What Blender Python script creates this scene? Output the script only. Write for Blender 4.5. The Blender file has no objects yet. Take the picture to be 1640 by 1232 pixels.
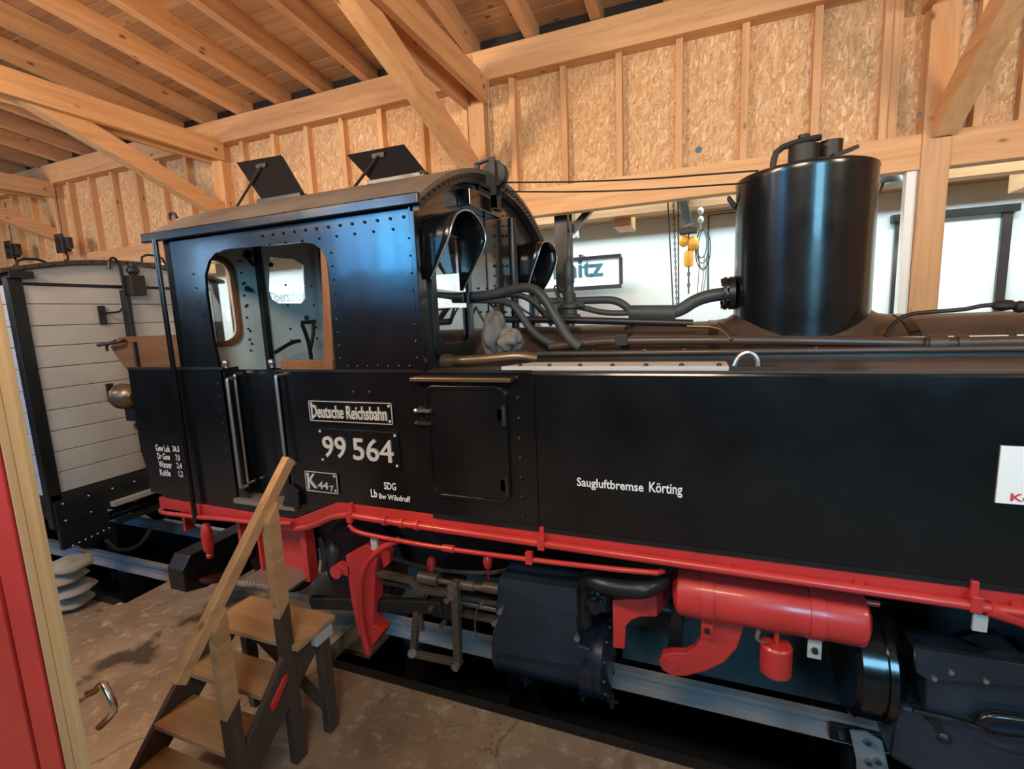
import bpy, math, random
from mathutils import Vector, Matrix
from mathutils.geometry import tessellate_polygon
random.seed(4)
sc = bpy.context.scene
col = sc.collection
PI = math.pi
R = math.radians

# ------------------------------------------------------------ camera
FPX = 771.05
_y, _p, _r = R(-21.482), R(8.273), R(2.4924)
cy, sy, cp, sp, cr, sr = math.cos(_y), math.sin(_y), math.cos(_p), math.sin(_p), math.cos(_r), math.sin(_r)
FW = Vector((sy*cp, cy*cp, -sp))
_r0 = Vector((cy, -sy, 0)); _d0 = FW.cross(_r0)
RT = cr*_r0 + sr*_d0
DN = -sr*_r0 + cr*_d0
CAM = Vector((0, 0, 2.29))
cam = bpy.data.cameras.new('camera'); cam_o = bpy.data.objects.new('camera', cam); col.objects.link(cam_o)
cam.sensor_width = 36; cam.lens = FPX*36/1640; cam.clip_start = .02; cam.clip_end = 100
m3 = Matrix((RT, -DN, -FW)).transposed()
cam_o.matrix_world = Matrix.Translation(CAM) @ m3.to_4x4()
sc.camera = cam_o

def at(px, py, Y=None, X=None, Z=None):
    """measured photo point -> world point on the plane Y=, X= or Z="""
    v = FW + RT*((px-820)/FPX) + DN*((py-616)/FPX)
    i, c = (0, X) if X is not None else ((1, Y) if Y is not None else (2, Z))
    return CAM + v*((c-CAM[i])/v[i])

# ------------------------------------------------------------ world and light
w = bpy.data.worlds.new('World'); sc.world = w; w.use_nodes = True
w.node_tree.nodes['Background'].inputs[0].default_value = (.45, .68, 1, 1)
w.node_tree.nodes['Background'].inputs[1].default_value = 1.0
sc.view_settings.view_transform = 'Standard'; sc.view_settings.look = 'None'
sc.view_settings.exposure = 0.0; sc.view_settings.gamma = 1; sc.view_settings.use_curve_mapping = False

def area(name, loc, target, sx, sy_, power, colr):
    l = bpy.data.lights.new(name, 'AREA'); l.shape = 'RECTANGLE'; l.size = sx; l.size_y = sy_
    l.energy = power; l.color = colr
    o = bpy.data.objects.new(name, l); col.objects.link(o)
    o.location = loc
    o.rotation_euler = (Vector(target)-Vector(loc)).to_track_quat('-Z', 'Y').to_euler()
    return o
DAY = (.27, .59, 1.0)
WARM = (1.0, .76, .54)
# daylight in the window openings of the wall behind the camera
WINS = [(-7.2, -6.25, 3.25, 4.5), (-6.15, -5.25, 3.25, 4.5), (1.7, 3.3, 2.5, 4.3), (-11.6, -10.2, 3.2, 4.3)]
for (x0, x1, z0, z1), pw, DAY in zip(WINS, (75, 150, 260, 75), ((.08, .42, 1), (.07, .48, 1), (.27, .70, 1), (.3, .6, 1))):
    area('window_daylight', ((x0+x1)/2, -4.02, (z0+z1)/2), ((x0+x1)/2, 0, (z0+z1)/2+.2), x1-x0, z1-z0, pw, DAY)
# skylight strip over the far bay
for sx in (-9.5, -3.2, 3.0):
    area('skylight_daylight', (sx, 6.05, 4.86), (sx, 6.75, 0), 5.6, .7, 330, (.72, .93, 1.0))
# added warm fill lights, no lamps known there, aimed up at the timber wall
for lx, ly, pw in ((-9.5, .0, 115), (-4.2, .0, 115), (-.4, -.6, 120), (3.8, -.2, 115)):
    area('added_warm_light', (lx, ly, 4.0), (lx, 5.2, 5.1), 1.2, .5, pw*(1.3 if lx > 0 else 1), WARM)
area('added_warm_light', (-3.9, -.5, 4.4), (-3.1, 1.4, 0), .8, .4, 240, (1.0, .70, .42))  # added warm light to brighten the floor at the left

# ------------------------------------------------------------ materials
def mat(name, base=(.5, .5, .5), rough=.5, metal=0, coat=0, spec=.5, emit=None, es=0):
    m = bpy.data.materials.new(name); m.use_nodes = True
    b = m.node_tree.nodes['Principled BSDF']
    b.inputs['Base Color'].default_value = (*base, 1); b.inputs['Roughness'].default_value = rough
    b.inputs['Metallic'].default_value = metal; b.inputs['Coat Weight'].default_value = coat
    b.inputs['Coat Roughness'].default_value = .08
    b.inputs['Specular IOR Level'].default_value = spec
    if emit: b.inputs['Emission Color'].default_value = (*emit, 1); b.inputs['Emission Strength'].default_value = es
    return m
def nd(m, t, **k):
    n = m.node_tree.nodes.new(t)
    for a, v in k.items():
        if a in n.inputs: n.inputs[a].default_value = v
        else: setattr(n, a, v)
    return n
def lk(m, a, b): m.node_tree.links.new(a, b)
def coords(m, scale, rot=(0, 0, 0), rnd=True, typ='POINT'):
    tc = nd(m, 'ShaderNodeTexCoord'); mp = nd(m, 'ShaderNodeMapping'); mp.vector_type = typ
    mp.inputs['Scale'].default_value = scale; mp.inputs['Rotation'].default_value = rot
    lk(m, tc.outputs['Object'], mp.inputs['Vector'])
    if rnd:
        oi = nd(m, 'ShaderNodeObjectInfo'); ml = nd(m, 'ShaderNodeMath', operation='MULTIPLY'); ml.inputs[1].default_value = 37
        lk(m, oi.outputs['Random'], ml.inputs[0]); lk(m, ml.outputs[0], mp.inputs['Location'])
    return mp.outputs['Vector']
def ramp(m, fac, stops):
    r = nd(m, 'ShaderNodeValToRGB')
    while len(r.color_ramp.elements) < len(stops): r.color_ramp.elements.new(.5)
    for e, (p, c) in zip(r.color_ramp.elements, stops): e.position = p; e.color = (*c, 1) if len(c) == 3 else c
    lk(m, fac, r.inputs[0]); return r.outputs[0]
def noise(m, vec, scale, detail=4, rough=.6, dist=0):
    n = nd(m, 'ShaderNodeTexNoise'); n.inputs['Scale'].default_value = scale; n.inputs['Detail'].default_value = detail
    n.inputs['Roughness'].default_value = rough; n.inputs['Distortion'].default_value = dist
    if vec: lk(m, vec, n.inputs['Vector'])
    return n.outputs['Fac']
def mix(m, f, a, b, typ='MIX'):
    x = nd(m, 'ShaderNodeMix', data_type='RGBA', blend_type=typ)
    for s, v in ((x.inputs['Factor'], f), (x.inputs[6], a), (x.inputs[7], b)):
        if isinstance(v, (int, float)): s.default_value = v
        elif isinstance(v, tuple): s.default_value = (*v, 1)
        else: lk(m, v, s)
    return x.outputs[2]
def bump(m, h, strength=.3, dist=.01):
    b = nd(m, 'ShaderNodeBump'); b.inputs['Strength'].default_value = strength; b.inputs['Distance'].default_value = dist
    lk(m, h, b.inputs['Height']); lk(m, b.outputs[0], m.node_tree.nodes['Principled BSDF'].inputs['Normal'])
def setc(m, c, inp='Base Color'): lk(m, c, m.node_tree.nodes['Principled BSDF'].inputs[inp])

def wood(name, axis, lo, mid, hi, knots=True, rough=.6):
    m = mat(name, mid, rough, spec=.3)
    s = [14, 14, 14]; s[axis] = .9
    v = coords(m, s)
    g = noise(m, v, 1.0, 5, .65, .6)
    c = ramp(m, g, [(.25, lo), (.5, mid), (.75, hi)])
    s2 = [2.4, 2.4, 2.4]; s2[axis] = .5
    v2 = coords(m, s2)
    blotch = noise(m, v2, 1, 3)
    c = mix(m, .35, c, ramp(m, blotch, [(.3, lo), (.7, hi)]))
    oi = nd(m, 'ShaderNodeObjectInfo')
    tint = ramp(m, oi.outputs['Random'], [(0, (.82, .80, .78)), (1, (1.08, 1.05, 1.0))])
    c = mix(m, 1.0, c, tint, 'MULTIPLY')
    if knots:
        s3 = [6, 6, 6]; s3[axis] = 3
        v3 = coords(m, s3)
        vo = nd(m, 'ShaderNodeTexVoronoi'); vo.inputs['Scale'].default_value = .9; lk(m, v3, vo.inputs['Vector'])
        k = ramp(m, vo.outputs['Distance'], [(.05, (1, 1, 1)), (.13, (0, 0, 0))])
        c = mix(m, k, c, tuple(x*.45 for x in lo))
    setc(m, c); bump(m, g, .15, .004)
    return m
PL, PM, PH = (.50, .25, .11), (.72, .41, .20), (.85, .54, .30)
WX = wood('pine_grain_x', 0, PL, PM, PH); WY = wood('pine_grain_y', 1, PL, PM, PH); WZ = wood('pine_grain_z', 2, PL, PM, PH)
BOARD = wood('roof_boarding', 0, (.34, .17, .08), (.52, .29, .14), (.64, .40, .21))
DARKB = wood('dark_boarding', 0, (.05, .028, .015), (.09, .05, .028), (.13, .075, .04))
STAIRW = wood('stair_wood', 0, (.24, .13, .06), (.42, .25, .12), (.58, .37, .19), False)
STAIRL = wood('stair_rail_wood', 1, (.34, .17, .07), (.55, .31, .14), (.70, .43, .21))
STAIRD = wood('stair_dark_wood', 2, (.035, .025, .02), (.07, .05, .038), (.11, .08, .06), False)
DOORW = wood('door_edge_wood', 2, (.62, .38, .16), (.80, .54, .27), (.90, .66, .38), False)
COALB = wood('coal_board_wood', 0, (.08, .034, .010), (.16, .072, .022), (.23, .115, .04), False)
WFR = wood('window_frame_wood', 2, (.12, .045, .016), (.20, .085, .032), (.27, .12, .05), False)

def osb():
    m = mat('osb_board', (.6, .36, .18), .6, spec=.3)
    base = None
    hs = []
    for i, a in enumerate((0, 50, -55, 95)):
        v = coords(m, (1/9, 1, 1/32), (0, R(a), 0), typ='TEXTURE')
        vo = nd(m, 'ShaderNodeTexVoronoi'); vo.inputs['Scale'].default_value = 1.2 + .25*i; lk(m, v, vo.inputs['Vector'])
        rr = nd(m, 'ShaderNodeSeparateColor'); lk(m, vo.outputs['Color'], rr.inputs[0])
        c = ramp(m, rr.outputs[i % 3], [(0, (.50, .28, .13)), (.45, (.62, .37, .18)), (.85, (.70, .45, .24)), (1, (.82, .60, .37))])
        hs.append(rr.outputs[i % 3])
        if base is None: base = c
        else: base = mix(m, ramp(m, rr.outputs[(i+1) % 3], [(.45, (0, 0, 0)), (.55, (1, 1, 1))]), base, c)
    v = coords(m, (3, 3, 3)); n = noise(m, v, 9, 4)
    base = mix(m, ramp(m, n, [(.62, (0, 0, 0)), (.70, (.75, .75, .75))]), base, (.30, .15, .06))
    setc(m, base); bump(m, hs[0], .12, .003)
    return m
OSB = osb()

def paint(name, c, rough, coat=.3, var=.5, worn=None):
    m = mat(name, c, rough, 0, coat)
    v = coords(m, (1, 1, 1), rnd=False)
    n = noise(m, v, 2.2, 5, .6)
    setc(m, ramp(m, n, [(.3, tuple(x*(1-var*.5) for x in c)), (.7, tuple(min(1, x*(1+var*.5)) for x in c))]))
    rr = ramp(m, n, [(.3, (rough*.8,)*3), (.7, (rough*1.25,)*3)]); setc(m, rr, 'Roughness')
    n2 = noise(m, v, 5, 3); bump(m, n2, .06, .02)
    return m
BLACK = paint('black_gloss_paint', (.0045, .006, .0075), .22, .22)
BLACKM = paint('black_satin_paint', (.008, .009, .011), .40, .05)
SOOT = paint('sooty_metal', (.013, .011, .010), .55, 0)
BROWNB = paint('oily_brown_steel', (.050, .034, .026), .38, .2)
ROOFM = paint('weathered_cab_roof', (.13, .11, .09), .5, .0, .6)
PIPEG = paint('lagged_pipe_grey', (.045, .052, .054), .55, .0)
RED = paint('red_chassis_paint', (.50, .034, .031), .36, .22, .3)
REDD = paint('oily_red_wheel', (.05, .008, .006), .6, 0)
REDW = paint('red_wood_paint', (.46, .028, .022), .5, .0, .3)
GREYC = paint('cab_interior_paint', (.68, .76, .74), .5, 0, .2)
GREYF = paint('cab_front_paint', (.028, .027, .028), .20, .5, .4)
STEEL = mat('bare_steel', (.42, .42, .42), .35, .9)
RODS = paint('motion_rod_steel', (.075, .055, .040), .42, .0)
BRASS = mat('old_brass', (.20, .15, .10), .38, .8)
RAIL = paint('rusty_rail', (.29, .265, .26), .6, 0)
WPT = mat('strip_white', (.85, .85, .82), .5)
HATCHM = mat('matt_black_hatch', (.006, .006, .007), .7, spec=.15)
TEAL = paint('oily_blue_black_casing', (.012, .022, .036), .34, .2, 1.0)
PITM = mat('black_pit', (.006, .005, .004), .9, spec=.1)  # near-black base over the whole pit
CHROME = mat('polished_handle', (.75, .72, .66), .22, 1)
LETTER = mat('cast_letter_metal', (.55, .53, .50), .45, .2)
WLET = mat('white_lettering', (.72, .72, .70), .5)
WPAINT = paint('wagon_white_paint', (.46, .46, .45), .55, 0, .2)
ENAM = mat('white_enamel', (.85, .88, .88), .3)
SIGNB = mat('sign_dark_blue_lettering', (.03, .10, .14), .5)
SIGNG = mat('sign_grey_lettering', (.22, .30, .32), .5)
REDL = mat('red_lettering', (.62, .05, .05), .5)
YEL = paint('yellow_hoist_paint', (.78, .40, .05), .4, .1, .2)
DARKG = paint('hoist_green_grey', (.10, .14, .14), .4, 0)
CLOTH = paint('rag_cloth', (.14, .135, .13), .9, 0, .9)
SACK = paint('sack_cloth', (.30, .27, .225), .9, 0, .7)
LID = paint('tank_lid_grey', (.42, .43, .42), .45, 0, .25)
PLATE = mat('tread_plate', (.34, .28, .22), .4, .6)
LAMPW = mat('lamp_white', (.8, .9, .95), .4, emit=(.55, .85, 1), es=3.0)
GLASS = mat('window_glass', (1, 1, 1), .02)
GLASS.node_tree.nodes['Principled BSDF'].inputs['Transmission Weight'].default_value = 1
GLASS.node_tree.nodes['Principled BSDF'].inputs['IOR'].default_value = 1.9
CABLE = mat('cable_rubber', (.05, .06, .06), .6)

def concrete():
    m = mat('concrete_floor', (.2, .15, .1), .75, spec=.3)
    v = coords(m, (1, 1, 1), rnd=False)
    n1 = noise(m, v, 1.1, 6, .65); n2 = noise(m, v, 9, 8, .7)
    c = ramp(m, n1, [(.3, (.16, .105, .062)), (.5, (.27, .185, .115)), (.7, (.36, .26, .17))])
    c = mix(m, ramp(m, n2, [(.52, (0, 0, 0)), (.68, (1, 1, 1))]), c, (.42, .33, .24))
    n3 = noise(m, v, 2.3, 5, .55, .4)
    c = mix(m, ramp(m, n3, [(.57, (0, 0, 0)), (.66, (.85, .85, .85))]), c, (.035, .026, .018))
    vo = nd(m, 'ShaderNodeTexVoronoi', feature='DISTANCE_TO_EDGE'); vo.inputs['Scale'].default_value = .45
    d = noise(m, v, 3, 4)
    va = nd(m, 'ShaderNodeVectorMath', operation='ADD'); lk(m, v, va.inputs[0]); lk(m, d, va.inputs[1]); lk(m, va.outputs[0], vo.inputs['Vector'])
    ck = ramp(m, vo.outputs['Distance'], [(.0, (.6, .6, .6)), (.006, (0, 0, 0))])
    c = mix(m, ck, c, (.04, .03, .022))
    setc(m, c)
    setc(m, ramp(m, n2, [(.3, (.5,)*3), (.7, (.85,)*3)]), 'Roughness')
    bump(m, n2, .35, .012)
    return m
CONC = concrete()
def plaster():
    m = mat('white_masonry', (.6, .62, .6), .85, spec=.2)
    v = coords(m, (1, 1, 1), rnd=False)
    n = noise(m, v, 1.5, 6, .6)
    c = ramp(m, n, [(.3, (.60, .60, .58)), (.55, (.66, .665, .65)), (.75, (.72, .725, .715))])
    setc(m, c); n2 = noise(m, v, 30, 4); bump(m, n2, .2, .006)
    return m
PLAST = plaster()

# ------------------------------------------------------------ geometry
class G:
    def __init__(s): s.v = []; s.f = []
    def add(s, vs, fs):
        b = len(s.v); s.v += [tuple(v) for v in vs]; s.f += [tuple(b+i for i in f) for f in fs]; return s
    def box(s, x0, x1, y0, y1, z0, z1):
        vs = [(x, y, z) for x in (x0, x1) for y in (y0, y1) for z in (z0, z1)]
        return s.add(vs, [(0, 1, 3, 2), (4, 6, 7, 5), (0, 4, 5, 1), (2, 3, 7, 6), (0, 2, 6, 4), (1, 5, 7, 3)])
    def beam(s, p, q, wd, ht, up=(0, 0, 1)):
        p, q = Vector(p), Vector(q); d = (q-p).normalized(); u = Vector(up)
        sd = d.cross(u).normalized(); u = sd.cross(d)
        vs = [a + sd*(i*wd/2) + u*(j*ht/2) for a in (p, q) for i in (-1, 1) for j in (-1, 1)]
        return s.add(vs, [(0, 1, 3, 2), (4, 6, 7, 5), (0, 4, 5, 1), (2, 3, 7, 6), (0, 2, 6, 4), (1, 5, 7, 3)])
    def cyl(s, p, q, r, n=20, r2=None):
        p, q = Vector(p), Vector(q); d = (q-p).normalized()
        return s.lathe([(0, 0), (r, 0), (r if r2 is None else r2, (q-p).length), (0, (q-p).length)], p, d, n)
    def lathe(s, prof, o=(0, 0, 0), ax=(0, 0, 1), n=24):
        o = Vector(o); ax = Vector(ax).normalized()
        a = ax.orthogonal().normalized(); b = ax.cross(a)
        vs = []; fs = []
        for r, t in prof:
            for k in range(n):
                th = 2*PI*k/n; vs.append(o + ax*t + (a*math.cos(th)+b*math.sin(th))*max(r, 1e-4))
        for i in range(len(prof)-1):
            for k in range(n):
                k2 = (k+1) % n; fs.append((i*n+k, i*n+k2, (i+1)*n+k2, (i+1)*n+k))
        return s.add(vs, fs)
    def ball(s, c, r, n=10, sz=(1, 1, 1)):
        vs = []; fs = []; c = Vector(c); h = max(4, n//2)
        for i in range(h+1):
            ph = PI*i/h
            for k in range(n):
                th = 2*PI*k/n
                vs.append(c + Vector((math.sin(ph)*math.cos(th)*sz[0], math.sin(ph)*math.sin(th)*sz[1], math.cos(ph)*sz[2]))*r)
        for i in range(h):
            for k in range(n): fs.append((i*n+k, (i+1)*n+k, (i+1)*n+(k+1) % n, i*n+(k+1) % n))
        return s.add(vs, fs)
    def tube(s, pts, r, n=12, smooth=2, closed=False, flat=1.0):
        pts = [Vector(p) for p in pts]
        for _ in range(smooth):
            if len(pts) < 3: break
            q = [pts[0]] if not closed else []
            for i in range(len(pts)-1 if not closed else len(pts)):
                a, b = pts[i], pts[(i+1) % len(pts)]
                q += [a*.75+b*.25, a*.25+b*.75]
            if not closed: q = [pts[0]] + q[2:-1] + [pts[-1]] if False else [pts[0]] + q[1:] + [pts[-1]]
            pts = q
        if not closed:
            pp = [pts[0]]
            for p in pts[1:]:
                if (p-pp[-1]).length > 1e-5: pp.append(p)
            pts = pp
        N = len(pts); vs = []; fs = []
        t0 = (pts[1]-pts[0]).normalized(); u = t0.orthogonal().normalized()
        for i, p in enumerate(pts):
            if closed: t = (pts[(i+1) % N]-pts[i-1]).normalized()
            else: t = (pts[min(i+1, N-1)]-pts[max(i-1, 0)]).normalized()
            u = (u - t*u.dot(t)).normalized(); w_ = t.cross(u)
            for k in range(n):
                th = 2*PI*k/n; vs.append(p + (u*math.cos(th)+w_*math.sin(th)*flat)*r)
        for i in range(N-1 if not closed else N):
            for k in range(n):
                j = (i+1) % N; fs.append((i*n+k, i*n+(k+1) % n, j*n+(k+1) % n, j*n+k))
        if not closed: fs += [tuple(range(n))[::-1], tuple((N-1)*n+k for k in range(n))]
        return s.add(vs, fs)
    def prism(s, loops, a, b, axis=1):
        """loops: outer then holes, 2-D points; axis 1: (x,z) extruded in y; axis 0: (y,z) in x; axis 2: (x,y) in z"""
        def m(p, t): return (p[0], t, p[1]) if axis == 1 else ((t, p[0], p[1]) if axis == 0 else (p[0], p[1], t))
        flat = [p for L in loops for p in L]; n = len(flat)
        tri = tessellate_polygon([[Vector((p[0], p[1], 0)) for p in L] for L in loops])
        vs = [m(p, a) for p in flat] + [m(p, b) for p in flat]
        fs = [tuple(t) for t in tri] + [tuple(i+n for i in reversed(t)) for t in tri]
        o = 0
        for L in loops:
            k = len(L)
            for i in range(k): fs.append((o+i, o+(i+1) % k, n+o+(i+1) % k, n+o+i))
            o += k
        return s.add(vs, fs)
    def mesh(s, name, smooth=False):
        me = bpy.data.meshes.new(name); me.from_pydata(s.v, [], s.f)
        import bmesh
        bm = bmesh.new(); bm.from_mesh(me); bmesh.ops.remove_doubles(bm, verts=bm.verts, dist=1e-5)
        bmesh.ops.recalc_face_normals(bm, faces=bm.faces); bm.to_mesh(me); bm.free()
        if smooth:
            for p in me.polygons: p.use_smooth = True
            me.set_sharp_from_angle(angle=R(38))
        return me
    def obj(s, name, m, parent=None, smooth=False, bevel=0, **props):
        me = s.mesh(name, smooth); me.materials.append(m)
        o = bpy.data.objects.new(name, me); col.objects.link(o)
        if parent is not None:
            o.parent = parent
            if parent.type == 'EMPTY': o.matrix_parent_inverse = Matrix.Translation(-parent.location)
        if bevel:
            b = o.modifiers.new('bevel', 'BEVEL'); b.width = bevel; b.segments = 2; b.limit_method = 'ANGLE'; b.angle_limit = R(40)
        for k, v in props.items(): o[k] = v
        return o
def thing(name, label, cat, loc=(0, 0, 0), group=None):
    o = bpy.data.objects.new(name, None); col.objects.link(o); o.location = loc; o.empty_display_size = .1
    o['label'] = label; o['category'] = cat
    if group: o['group'] = group
    return o
def struct(name, loc=(0, 0, 0)):
    o = bpy.data.objects.new(name, None); col.objects.link(o); o.location = loc; o['kind'] = 'structure'; return o
def roundrect(x0, x1, z0, z1, r, n=5):
    out = []
    for cx, cz, a0 in ((x1-r, z1-r, 0), (x0+r, z1-r, 90), (x0+r, z0+r, 180), (x1-r, z0+r, 270)):
        for k in range(n+1):
            a = R(a0+90*k/n); out.append((cx+r*math.cos(a), cz+r*math.sin(a)))
    return out
def xz(L, Y): return [(p.x, p.z) for p in (at(a, b, Y=Y) for a, b in L)]
def yz(L, X): return [(p.y, p.z) for p in (at(a, b, X=X) for a, b in L)]
def text(name, s, x0, x1, z0, z1, y, m, parent, off=0.0, depth=.002, **props):
    """lettering standing in the XZ plane, read from the -Y side, fitted to the given box"""
    c = bpy.data.curves.new('t', 'FONT'); c.body = s; c.size = 1; c.offset = off; c.resolution_u = 3
    o = bpy.data.objects.new('t', c); col.objects.link(o)
    bpy.context.view_layer.update()
    me = bpy.data.meshes.new_from_object(o.evaluated_get(bpy.context.evaluated_depsgraph_get()))
    bpy.data.objects.remove(o)
    xs = [v.co.x for v in me.vertices]; ys = [v.co.y for v in me.vertices]
    a, b, c_, d = min(xs), max(xs), min(ys), max(ys)
    vs = [(x0+(v.co.x-a)/(b-a)*(x1-x0), y, z0+(v.co.y-c_)/(d-c_)*(z1-z0)) for v in me.vertices]
    fs = [tuple(p.vertices) for p in me.polygons]
    g = G(); g.add(vs, fs)
    bpy.data.meshes.remove(me)
    me = bpy.data.meshes.new(name); me.from_pydata(g.v, [], g.f); me.materials.append(m)
    ob = bpy.data.objects.new(name, me); col.objects.link(ob); ob.parent = parent
    if parent is not None and parent.type == 'EMPTY': ob.matrix_parent_inverse = Matrix.Translation(-parent.location)
    so = ob.modifiers.new('s', 'SOLIDIFY'); so.thickness = depth; so.offset = 0
    for k, v in props.items(): ob[k] = v
    return ob

# ============================================================ SETTING
W = 5.2            # plane of the timber wall behind the engine
FE = 2.31          # edge of the floor along the pit
# floor and pit -------------------------------------------------
fl = struct('floor')
FX0, FX1 = -17.4, 6.4
G().box(FX0, FX1, -4.2, FE, -.2, 0).obj('floor_slab', CONC, fl)
G().box(FX0, FX1, 4.15, 8.0, -.2, 0).obj('floor_slab', CONC, fl)
G().box(-4.55, -2.45, FE+.005, 2.82, -.14, -.012).obj('pit_cover_slab', CONC, fl)
G().box(-4.55, -2.45, 2.82, 4.15, -.40, -.36).obj('pit_cover_slab', CONC, fl)
g = G().box(FX0, -4.6, FE-.05, FE+.01, -.1, .012).box(-2.4, FX1, FE-.05, FE+.01, -.1, .006)
g.obj('pit_edge_angle', SOOT, fl)
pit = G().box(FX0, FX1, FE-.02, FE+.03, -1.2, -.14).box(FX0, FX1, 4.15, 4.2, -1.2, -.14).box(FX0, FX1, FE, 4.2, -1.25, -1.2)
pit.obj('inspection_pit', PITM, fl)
# far masonry wall ------------------------------------------------
wf = struct('wall_far')
G().box(FX0, FX1, 8.0, 8.2, 0, 5.2).obj('masonry', PLAST, wf)
d = struct('door_2')
dx0, dx1 = at(1440, 355, Y=8).x, at(1610, 340, Y=8).x
g = G().box(dx0-.05, dx0+.03, 7.95, 8, 0, 3.36).box(dx1-.05, dx1+.05, 7.93, 8, 0, 3.36)
g.obj('door_frame', PAINTF if 'PAINTF' in globals() else GREYF, d)
G().box(dx0-.1, dx1+.1, 7.90, 8, 3.27, 3.36).obj('door_lintel', BLACKM, d)
G().box(dx0+.03, dx1-.05, 7.97, 8, 0, 3.27).obj('door_leaf', PLAST, d)
# outer walls that close the hall ------------------------------------
g = G(); holes = [[(x0, z0), (x1, z0), (x1, z1), (x0, z1)] for x0, x1, z0, z1 in WINS]
wb = struct('wall_front')
g.prism([[(FX0, 0), (FX1, 0), (FX1, 5.1), (FX0, 5.1)]] + holes, -4.2, -4.08, 1).obj('boarding', DARKB, wb)
for i, (x0, x1, z0, z1) in enumerate(WINS):
    wn = struct('window_%d' % (i+1))
    g = G().box(x0-.06, x0, -4.1, -3.95, z0-.06, z1+.06).box(x1, x1+.06, -4.1, -3.95, z0-.06, z1+.06)
    g.box(x0, x1, -4.1, -3.95, z0-.06, z0).box(x0, x1, -4.1, -3.95, z1, z1+.06).obj('window_frame', WX, wn)
    xm = (x0+x1)/2; G().box(xm-.03, xm+.03, -4.0, -3.95, z0, z1).obj('mullion', WZ, wn)
for nm, x in (('wall_left', FX0), ('wall_right', FX1)):
    ws = struct(nm); G().box(x-.1 if x < 0 else x, x if x < 0 else x+.1, -4.2, 8.2, 0, 6.0).obj('boarding', BOARD, ws)

# timber wall --------------------------------------------------------
tw = struct('wall_back')
posts = [-14.18, -10.22, -6.26, -2.30, 1.77, 5.7]
G().box(1.60, 1.672, W-.03, W+.05, 0, 3.33).obj('white_strip', WPT, tw)  # thin white strip along the left side of one post
studs = []
for i in range(-30, 11):
    studs.append(-.21 + .563*i)
zb, zt = 3.60, 4.80
def osb_run(x0, x1):
    x = x0
    while x < x1-.02:
        e = min(x1, x+1.126)
        G().box(x+.003, e-.003, W+.07, W+.085, zb-.02, 5.12).obj('osb_panel', OSB, tw); x = e
osb_run(-.21-.563*30, FX1)
G().box(FX0, FX1, W+.086, W+.10, zb-.02, 5.12).obj('light_seal_board', DARKB, tw)  # unseen dark backing added to stop daylight leaking through the panel gaps
for x in studs:
    if any(abs(x-p) < .13 for p in posts): continue
    G().box(x-.03, x+.03, W-.02, W+.07, zb, zt).obj('stud', WZ, tw)
for x in (1.44, 2.35, 2.95): G().box(x-.05, x+.05, W-.0, W+.07, zb, zt).obj('stud', WZ, tw)
segs = [FX0]+posts+[FX1]
for a, b in zip(segs, segs[1:]):
    G().box(a+.0, b-.0, 5.1, 5.27, 4.77, 5.07).obj('wall_plate', WX, tw, bevel=.006)
    a2, b2 = (a+.085 if a in posts else a), (b-.085 if b in posts else b)
    G().box(a2, b2, W-.06, W+.08, 3.33, 3.61).obj('rail_beam', WX, tw, bevel=.006)
    G().box(a2, b2, W+.10, W+.22, 3.36, 3.50).obj('rail_beam', WX, tw, bevel=.006)
G().box(FX0, FX1, 6.42, 6.58, 3.46, 3.72).obj('rail_beam', WX, tw, bevel=.006)
for x in (-9.2, -5.2, -.98, 3.2):
    G().box(x-.09, x+.13, 6.58, 7.1, 3.36, 3.60).obj('joist_end', WY, tw, bevel=.006)
for p in posts:
    G().box(p-.095, p+.095, W-.08, W+.10, 0, 4.77).obj('post', WZ, tw, bevel=.006)
    for s in (-1, 1):    # a pair of planks clamps each post
        G().box(p+s*.12-.035, p+s*.12+.035, -4.0, W-.06 if s > 0 else W-.03, 4.55, 4.80).obj('tie_beam', WY, tw, bevel=.005)
        G().beam((p+s*.155, W-.2, 4.66), (p+s*.165, W-.2, 4.66), .04, .04).obj('bolt_head', STEEL, tw)
struts = [(-14.18, (5.14, 3.95), (2.9, 4.72)), (-10.22, (5.14, 3.95), (2.9, 4.72)), (-6.26, (5.14, 3.86), (2.9, 4.72)), (-2.30, (5.14, 3.78), (2.7, 4.70)), (1.81, (5.14, 3.64), (3.3, 4.72)), (5.62, (5.14, 3.8), (3, 4.7))]
for x, a, b in struts:
    G().beam((x, a[0], a[1]+.0), (x, b[0], b[1]), .15, .20).obj('brace', WY, tw, bevel=.006)
G().ball((1.60, 5.0, 3.72), .02, 8).obj('bolt_head', STEEL, tw)
# second line of posts' joists (dark) above the sill: fine wire hanging at the post
G().tube([(-2.12, 5.08, 4.9), (-2.11, 5.07, 4.6), (-2.13, 5.06, 4.5), (-2.11, 5.06, 3.5)], .004, 6).obj('hanging_wire', WPAINT, tw)

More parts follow.
